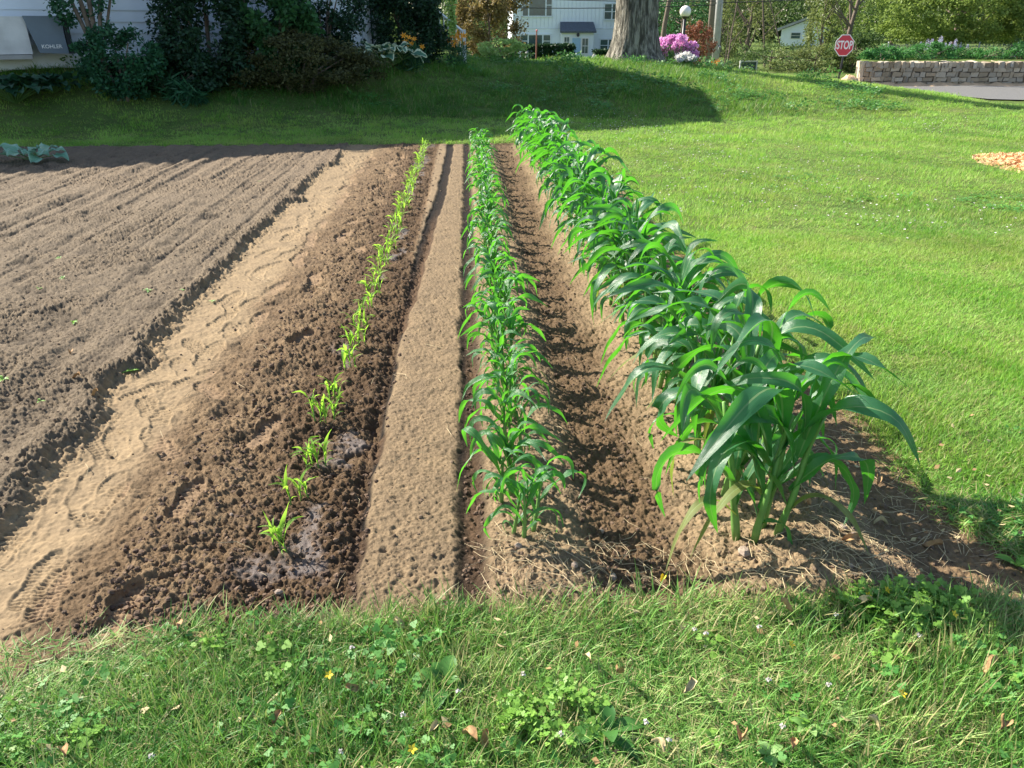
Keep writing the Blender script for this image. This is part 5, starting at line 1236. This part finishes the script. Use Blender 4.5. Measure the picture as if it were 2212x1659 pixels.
# slender bare trunks that show between the leaves
for i, (p0, y0, p1, y1, Y_, r0, lab) in enumerate((
        (1425, 120, 1450, -20, 40, .14, 'grey bare trunk right of the old tree, leaning right'), (1572, 130, 1590, 20, 46, .05, 'thin pale trunk right of the grey utility pole'),
        (1655, 140, 1648, 10, 43, .06, 'thin dark trunk left of the small white house'), (1815, 150, 1858, -10, 38, .12, 'dark forked trunk leaning right of the stop sign'),
        (1842, 160, 1838, 0, 41, .10, 'upright dark trunk behind the stop sign'), (1700, 150, 1670, 30, 42, .04, 'slim pale trunk before the small white house'))):
    a_, b_ = at(p0, y0, Y_), at(p1, y1, Y_); e_ = empty('bare_tree', (a_.x, Y_, -1.2), lab, 'bare tree', None); d = b_ - a_; k0 = (a_.z + 1.2); b = MB()
    b.tube([(-d.x / max(d.z, .1) * 0, 0, -.1), (0, 0, k0 * .5), (d.x * .5, .1, k0 + d.z * .5), (d.x, 0, k0 + d.z), (d.x * 1.7, 0, k0 + d.z * 1.7)], [r0 * 1.1, r0, r0 * .85, r0 * .7, r0 * .3], 8); b.build('trunk', M['stem'], e_, True)
    q = random.Random(i)
    for j in range(5):
        f = q.uniform(.35, 1.3); s_ = q.choice((-1, 1)); b = MB(); p_ = Vector((d.x * f, 0, k0 + d.z * f)); b.tube([p_, p_ + Vector((s_ * .5, 0, .5)), p_ + Vector((s_ * q.uniform(.7, 1.3), .1, q.uniform(.7, 1.4)))], [r0 * .4, r0 * .25, r0 * .1], 5, False); b.build('branch', M['stem'], e_)
# far belt of woods, read as one mass
g = np.random.default_rng(99); n_ = 46000
bx = g.uniform(-75, 130, n_); by = 118 + g.uniform(-6, 6, n_) + 8 * np.sin(bx * .06); top = 8 + 3.0 * np.sin(bx * .21) + 2.0 * np.sin(bx * .57 + 1); bz = -1.2 + g.random(n_) ** .8 * top
V, F, T = leaf_cloud(np.stack([bx, by, bz], -1), .8, 98, aspect=.8); props(link('woods', mesh_np('woods', V, F, M['tree_far'], False, {'tint': T})), 'far belt of dark woods closing the view', kind='stuff')

# ------------------------------------------------------------------ small countable things
def weed(label, px_, py_, n, s_, mat, seed, name='weed_seedling', cat='weed', group='weeds sprouting in the tilled soil'):
    c = gp(px_, py_, .0); inside = edge_d(np.array([c.x]), np.array([c.y]))[0] > 0; z = SZ(c.x, c.y) if inside else Hs(c.x, c.y) + .01
    e_ = empty(name, (c.x, c.y, z), label, cat, group); r = random.Random(seed)
    for i in range(n):
        az = i * 2.4 + r.uniform(-.4, .4); el = R(r.uniform(15, 60)); L_ = s_ * r.uniform(.7, 1.2); W_ = L_ * r.uniform(.28, .42); V = []; U = []
        for j in range(6):
            t_ = j / 5; w_ = W_ * math.sin(pi * (t_ * .9 + .05)); zz = L_ * (sin(el) * t_ - .45 * t_ * t_); xx = L_ * cos(el) * t_; V += [(xx, -w_ / 2, zz + .15 * w_), (xx, 0, zz), (xx, w_ / 2, zz + .15 * w_)]
        I = np.arange(18).reshape(6, 3); F = np.stack([I[:-1, :-1], I[:-1, 1:], I[1:, 1:], I[1:, :-1]], -1).reshape(-1, 4)
        link('leaf', mesh_np('leaf', np.array(V), F, M[mat], True, {'tint': [r.random()] * 18}), e_, (0, 0, .004), (0, 0, az))
    return e_
for i, (px_, py_, n, s_, lab) in enumerate((
        (285, 804, 7, .05, 'yellow green weed sprout at the upper edge of the trodden path'), (10, 832, 6, .045, 'green weed sprout at the left edge of the tilled soil'), (88, 872, 3, .03, 'tiny green leaf on the tilled soil below the left sprout'),
        (160, 700, 6, .04, 'feathery green weed on the tilled soil left of the path'), (138, 608, 6, .032, 'pale green weed high on the left tilled soil'), (320, 636, 9, .035, 'pale weed tuft in the middle of the tilled soil'),
        (398, 640, 5, .03, 'pale green weed right of the pale tuft'), (130, 560, 5, .035, 'small pale weed on the upper left tilled soil'), (562, 393, 5, .04, 'little pale leaf on the far tilled soil'),
        (460, 650, 5, .03, 'small pale weed near the upper path'), (85, 628, 5, .025, 'small weed left of the feathery weed'))):
    weed(lab, px_, py_, n, s_, 'pale_weed' if 'pale' in lab else 'light_clover', 600 + i)
weed('broad leaved plantain rosette in the grass left of centre', 960, 1490, 13, .11, 'weed', 640, 'plantain', 'plantain', 'broad leaved weeds in the front lawn')
weed('long leaved weed beside the yellow green clover in the front grass', 1310, 1590, 7, .12, 'weed', 642, 'plantain', 'plantain', 'broad leaved weeds in the front lawn')
for i, (px_, py_, s_, lab) in enumerate(((1740, 1585, .06, 'pale round leaved weed at the lower right of the lawn'), (1830, 1560, .055, 'pale round leaved weed right of the other pale weeds'), (1540, 1610, .055, 'yellow green weed low in the front grass right of centre'),
                                         (1660, 1640, .055, 'pale green weed at the bottom edge of the picture'), (2195, 1225, .07, 'single green weed at the right end of the bare soil'), (2000, 1590, .05, 'bright green weed near the bottom right corner'))):
    weed(lab, px_, py_, 7, s_, 'pale_weed' if 'pale' in lab else 'light_clover', 660 + i, 'broad_weed', 'weed', 'broad leaved weeds in the front lawn')
def dryleaf(seed, mat):
    r = random.Random(seed); V = []; ns = 7; L_ = .05; W_ = .024
    for j in range(ns + 1):
        t_ = j / ns; w_ = W_ * math.sin(pi * (t_ * .94 + .03)) ** .8 * (1 + .25 * sin(9 * t_ + seed)); zz = .012 * math.sin(pi * t_ * 1.3 + seed) + .01
        for u_ in (-1, -.4, .4, 1): V.append((L_ * (t_ - .5), u_ * w_ / 2, zz + .012 * u_ * u_ * (1 + .5 * sin(3 * t_ + seed))))
    I = np.arange(len(V)).reshape(ns + 1, 4); F = np.stack([I[:-1, :-1], I[:-1, 1:], I[1:, 1:], I[1:, :-1]], -1).reshape(-1, 4)
    return mesh_np('dry_leaf', np.array(V), F, mat, True)
DL = [dryleaf(i, M['dry_leaf']) for i in range(3)] + [dryleaf(5 + i, M['pale_dry_leaf']) for i in range(2)]
r = random.Random(12)
for i, (px_, py_, kd, s_, lab) in enumerate((
        (1478, 1500, 4, 1.3, 'pale yellow dry leaf standing in the grass right of centre'), (1015, 1612, 0, 1.3, 'curled tan leaf at the bottom of the lawn near the middle'), (1050, 1610, 1, 1.1, 'thin brown leaf right of the curled tan leaf'), (935, 1590, 4, 1.0, 'pale leaf in the grass below the plantain'),
        (1330, 1475, 1, 1.4, 'brown curled leaf in the middle of the front grass'), (1267, 1440, 3, 1.0, 'tan leaf left of the brown curled leaf'), (380, 1370, 0, 1.2, 'brown leaf near the left front soil edge'), (1695, 1335, 1, 1.2, 'dark brown leaf in the grass below the yellow leaf'),
        (2140, 1472, 1, 1.4, 'brown leaf in the grass near the right side'), (1955, 1415, 1, 1.3, 'rust brown leaf left of the right side clover'), (2150, 1590, 0, 1.4, 'orange brown leaf near the bottom right corner'), (1600, 1625, 0, 1.5, 'crumpled tan leaf among the pale round weeds'),
        (1710, 1630, 1, 1.2, 'slim orange leaf at the bottom edge right of centre'), (1880, 1590, 3, 1.1, 'pale tan leaf in the lower right clover'), (865, 1360, 3, 1.0, 'straw coloured leaf near the middle of the soil edge'), (765, 1498, 1, 1.0, 'brown curled leaf left of the plantain'),
        (1415, 1635, 4, 1.0, 'light leaf at the very bottom right of the long leaved weed'), (600, 1560, 0, .9, 'small brown leaf in the lower left grass'), (140, 1640, 0, 1.1, 'brown leaf at the lower left edge'),
        (1830, 1180, 0, 1.4, 'tan leaf on the shaded soil right of the tall corn'), (1905, 1128, 4, 1.2, 'sunlit pale leaf on the soil near the field edge'), (2015, 1170, 1, 1.4, 'curled brown leaf on the soil near the right side'), (1740, 1120, 0, 1.2, 'tan leaf beside the tall corn foot'),
        (1895, 1035, 0, 1.2, 'brown leaf where the soil meets the field'), (150, 760, 0, 1.2, 'tan leaf on the tilled soil at the left'), (165, 816, 1, 1.3, 'brown leaf on the tilled soil above the path'), (210, 868, 1, 1.2, 'dark leaf close to the path edge on the left'), (1860, 1320, 3, 1.2, 'tan leaf on the grass edge below the corn shadow'))):
    c = gp(px_, py_, .02); ins = edge_d(np.array([c.x]), np.array([c.y]))[0] > 0
    o = link('dry_leaf', DL[kd], None, (c.x, c.y, (SZ(c.x, c.y) if ins else Hs(c.x, c.y) + .045)), (r.gauss(0, .35), r.gauss(0, .35), r.uniform(0, 6.28)), (s_ * .78,) * 3); props(o, lab, 'dry leaf', 'dry leaves on grass and soil')
# clover blossoms, buttercups
hb_ = MB(); q = random.Random(2)
for i in range(34):
    a_ = q.uniform(0, 6.28); e0 = q.uniform(-.3, 1.4); d = Vector((cos(a_) * cos(e0), sin(a_) * cos(e0), sin(e0))); s1 = d.orthogonal().normalized() * .0016; hb_.quad(d * .003 - s1, d * .003 + s1, d * .009 + s1 * .7, d * .009 - s1 * .7)
hm_ = hb_.mesh('blossom', M['white_petal']); stb = MB(); stb.tube([(0, 0, -.06), (0.003, 0, 0)], .0011, 4); sbm = stb.mesh('stem', M['green_stem'])
for i, (px_, py_, lab) in enumerate(((325, 1625, 'pink white clover blossom in the lower left grass'), (1212, 1585, 'white clover blossom beside the yellow green clover'), (990, 1492, 'tiny white clover blossom right of the plantain'), (1640, 1355, 'pale pink clover blossom in the grass below the corn'),
        (1500, 1360, 'white clover blossom in the grass left of the pink one'), (1525, 1370, 'white clover blossom beside another below the corn'), (1660, 1470, 'white clover blossom in the middle of the right grass'), (1790, 1480, 'white clover blossom above the pale round weeds'),
        (1985, 1375, 'pink clover blossom among the right side clover'), (1805, 1330, 'white clover blossom near the right soil edge'), (760, 1395, 'pale blossom in the grass near the seedlings'), (735, 1620, 'white clover blossom low left of centre'),
        (1395, 1560, 'white clover blossom in the grass above the long leaved weed'), (1690, 1570, 'white clover blossom beside the pale round weed'), (1130, 1455, 'white clover blossom in the centre grass'), (1445, 1600, 'white clover blossom near the bottom centre'),
        (870, 1540, 'fading clover blossom left of the bottom centre'))):
    c = gp(px_, py_, .06); e_ = empty('clover_blossom', (c.x, c.y, Hs(c.x, c.y) + .06), lab, 'clover blossom', 'clover blossoms in the front lawn'); link('head', hm_, e_, (0, 0, 0), (q.gauss(0, .3), q.gauss(0, .3), 0), (.85,) * 3); link('stem', sbm, e_)
yb = MB()
for k_ in range(5): a_ = k_ * 2 * pi / 5; yb.quad((0, 0, 0), (.007 * cos(a_ - .5), .007 * sin(a_ - .5), .002), (.012 * cos(a_), .012 * sin(a_), .004), (.007 * cos(a_ + .5), .007 * sin(a_ + .5), .002))
ym = yb.mesh('petals', M['yellow'])
for i, (px_, py_, lab) in enumerate(((1875, 1290, 'yellow blossom left in the leafy tuft at the soil edge'), (1915, 1278, 'yellow blossom at the top of the leafy tuft'), (1708, 1393, 'yellow blossom in the grass below the tall corn'), (1948, 1500, 'yellow blossom low on the right side'), (2060, 1330, 'yellow blossom right of the leafy tuft'),
        (710, 1453, 'yellow blossom in the grass below the seedlings'), (890, 1615, 'yellow blossom at the bottom left of centre'))):
    c = gp(px_, py_, .07); e_ = empty('buttercup', (c.x, c.y, Hs(c.x, c.y) + .07), lab, 'buttercup', 'yellow blossoms in the front lawn'); link('petals', ym, e_, None, (.5, q.gauss(0, .3), 0), (1.1,) * 3); link('stem', sbm, e_)
c = gp(1430, 1250, 0); yl = link('yellow_leaf', DL[4].copy(), None, (c.x, c.y, SZ(c.x, c.y) + .004), (.2, .1, 1.0), (.7,) * 3); yl.data.materials.clear(); yl.data.materials.append(M['yellow']); props(yl, 'bright yellow leaf on the soil between the corn rows', 'leaf')
# leafy clover tuft at the soil edge
c = gp(1955, 1330, 0); tf = empty('clover_tuft', (c.x, c.y, Hs(c.x, c.y)), 'leafy yellow green clover tuft with yellow blossoms at the soil edge', 'clover')
for i in range(60):
    a_ = rnd.uniform(0, 6.28); d = math.sqrt(rnd.random()); link('sprig', C_clover.objects[4 + i % 2].data, tf, (.2 * d * cos(a_), .075 * d * sin(a_), .03 * (1 - d)), (rnd.gauss(0, .3), rnd.gauss(0, .3), a_), (1.1,) * 3)
c = gp(1190, 1560, 0); tf = empty('clover_tuft', (c.x, c.y, Hs(c.x, c.y) + .01), 'yellow green clover tuft in the front grass near the bottom middle', 'clover')
for i in range(26):
    a_ = rnd.uniform(0, 6.28); d = math.sqrt(rnd.random()); link('sprig', C_clover.objects[4 + i % 2].data, tf, (.12 * d * cos(a_), .085 * d * sin(a_), .02 + .02 * (1 - d)), (rnd.gauss(0, .3), rnd.gauss(0, .3), a_), (.72,) * 3)
# stones
for i, (px_, py_, s_, lab) in enumerate(((603, 1283, .014, 'tan stone at the soil edge below the seedlings'), (1603, 1213, .024, 'dark crusty clod in front of the tall corn'), (1815, 1165, .014, 'upper rounded pebble in the corn shade'), (1838, 1180, .013, 'rounded pebble right of the upper pebble'),
        (1830, 1255, .010, 'pale pebble on the sunlit soil right of the corn'), (1535, 1150, .012, 'small stone on the soil left of the tall corn foot'), (1240, 1240, .014, 'brown stone at the foot of the middle row'), (1120, 1205, .015, 'pale clod before the first middle row plant'),
        (1325, 1240, .017, 'square brown stone between the middle and right rows'), (1300, 1140, .012, 'tan stone in the furrow between corn rows'), (2215, 1290, .016, 'grey pebble at the right edge of the soil'), (500, 1110, .008, 'small pebble left of the first seedlings'), (650, 1050, .008, 'white pebble beside the second seedlings'))):
    c = gp(px_, py_, 0); o = link('stone', blob(700 + i, M['stone'], .16, 'stone'), None, (c.x, c.y, SZ(c.x, c.y)), (0, 0, i * 1.3), (s_,) * 3); props(o, lab, 'stone', 'stones on the soil')
for i, (px_, py_, L_, a_, lab) in enumerate(((1840, 1168, .09, .9, 'dark twig beside the two pebbles'), (1520, 1105, .07, 1.9, 'upright brown twig on the soil left of the tall corn'))):
    c = gp(px_, py_, 0); b = MB(); b.tube([(-L_ / 2, 0, .004), (0, .006, .012), (L_ / 2, -.004, .006)], [.002, .003, .0015], 5); o = b.build('twig', M['stem'], None, True, (c.x, c.y, SZ(c.x, c.y) + .003), (0, 0, a_)); props(o, lab, 'twig', 'twigs on the soil')
print('objects', len(sc.objects))
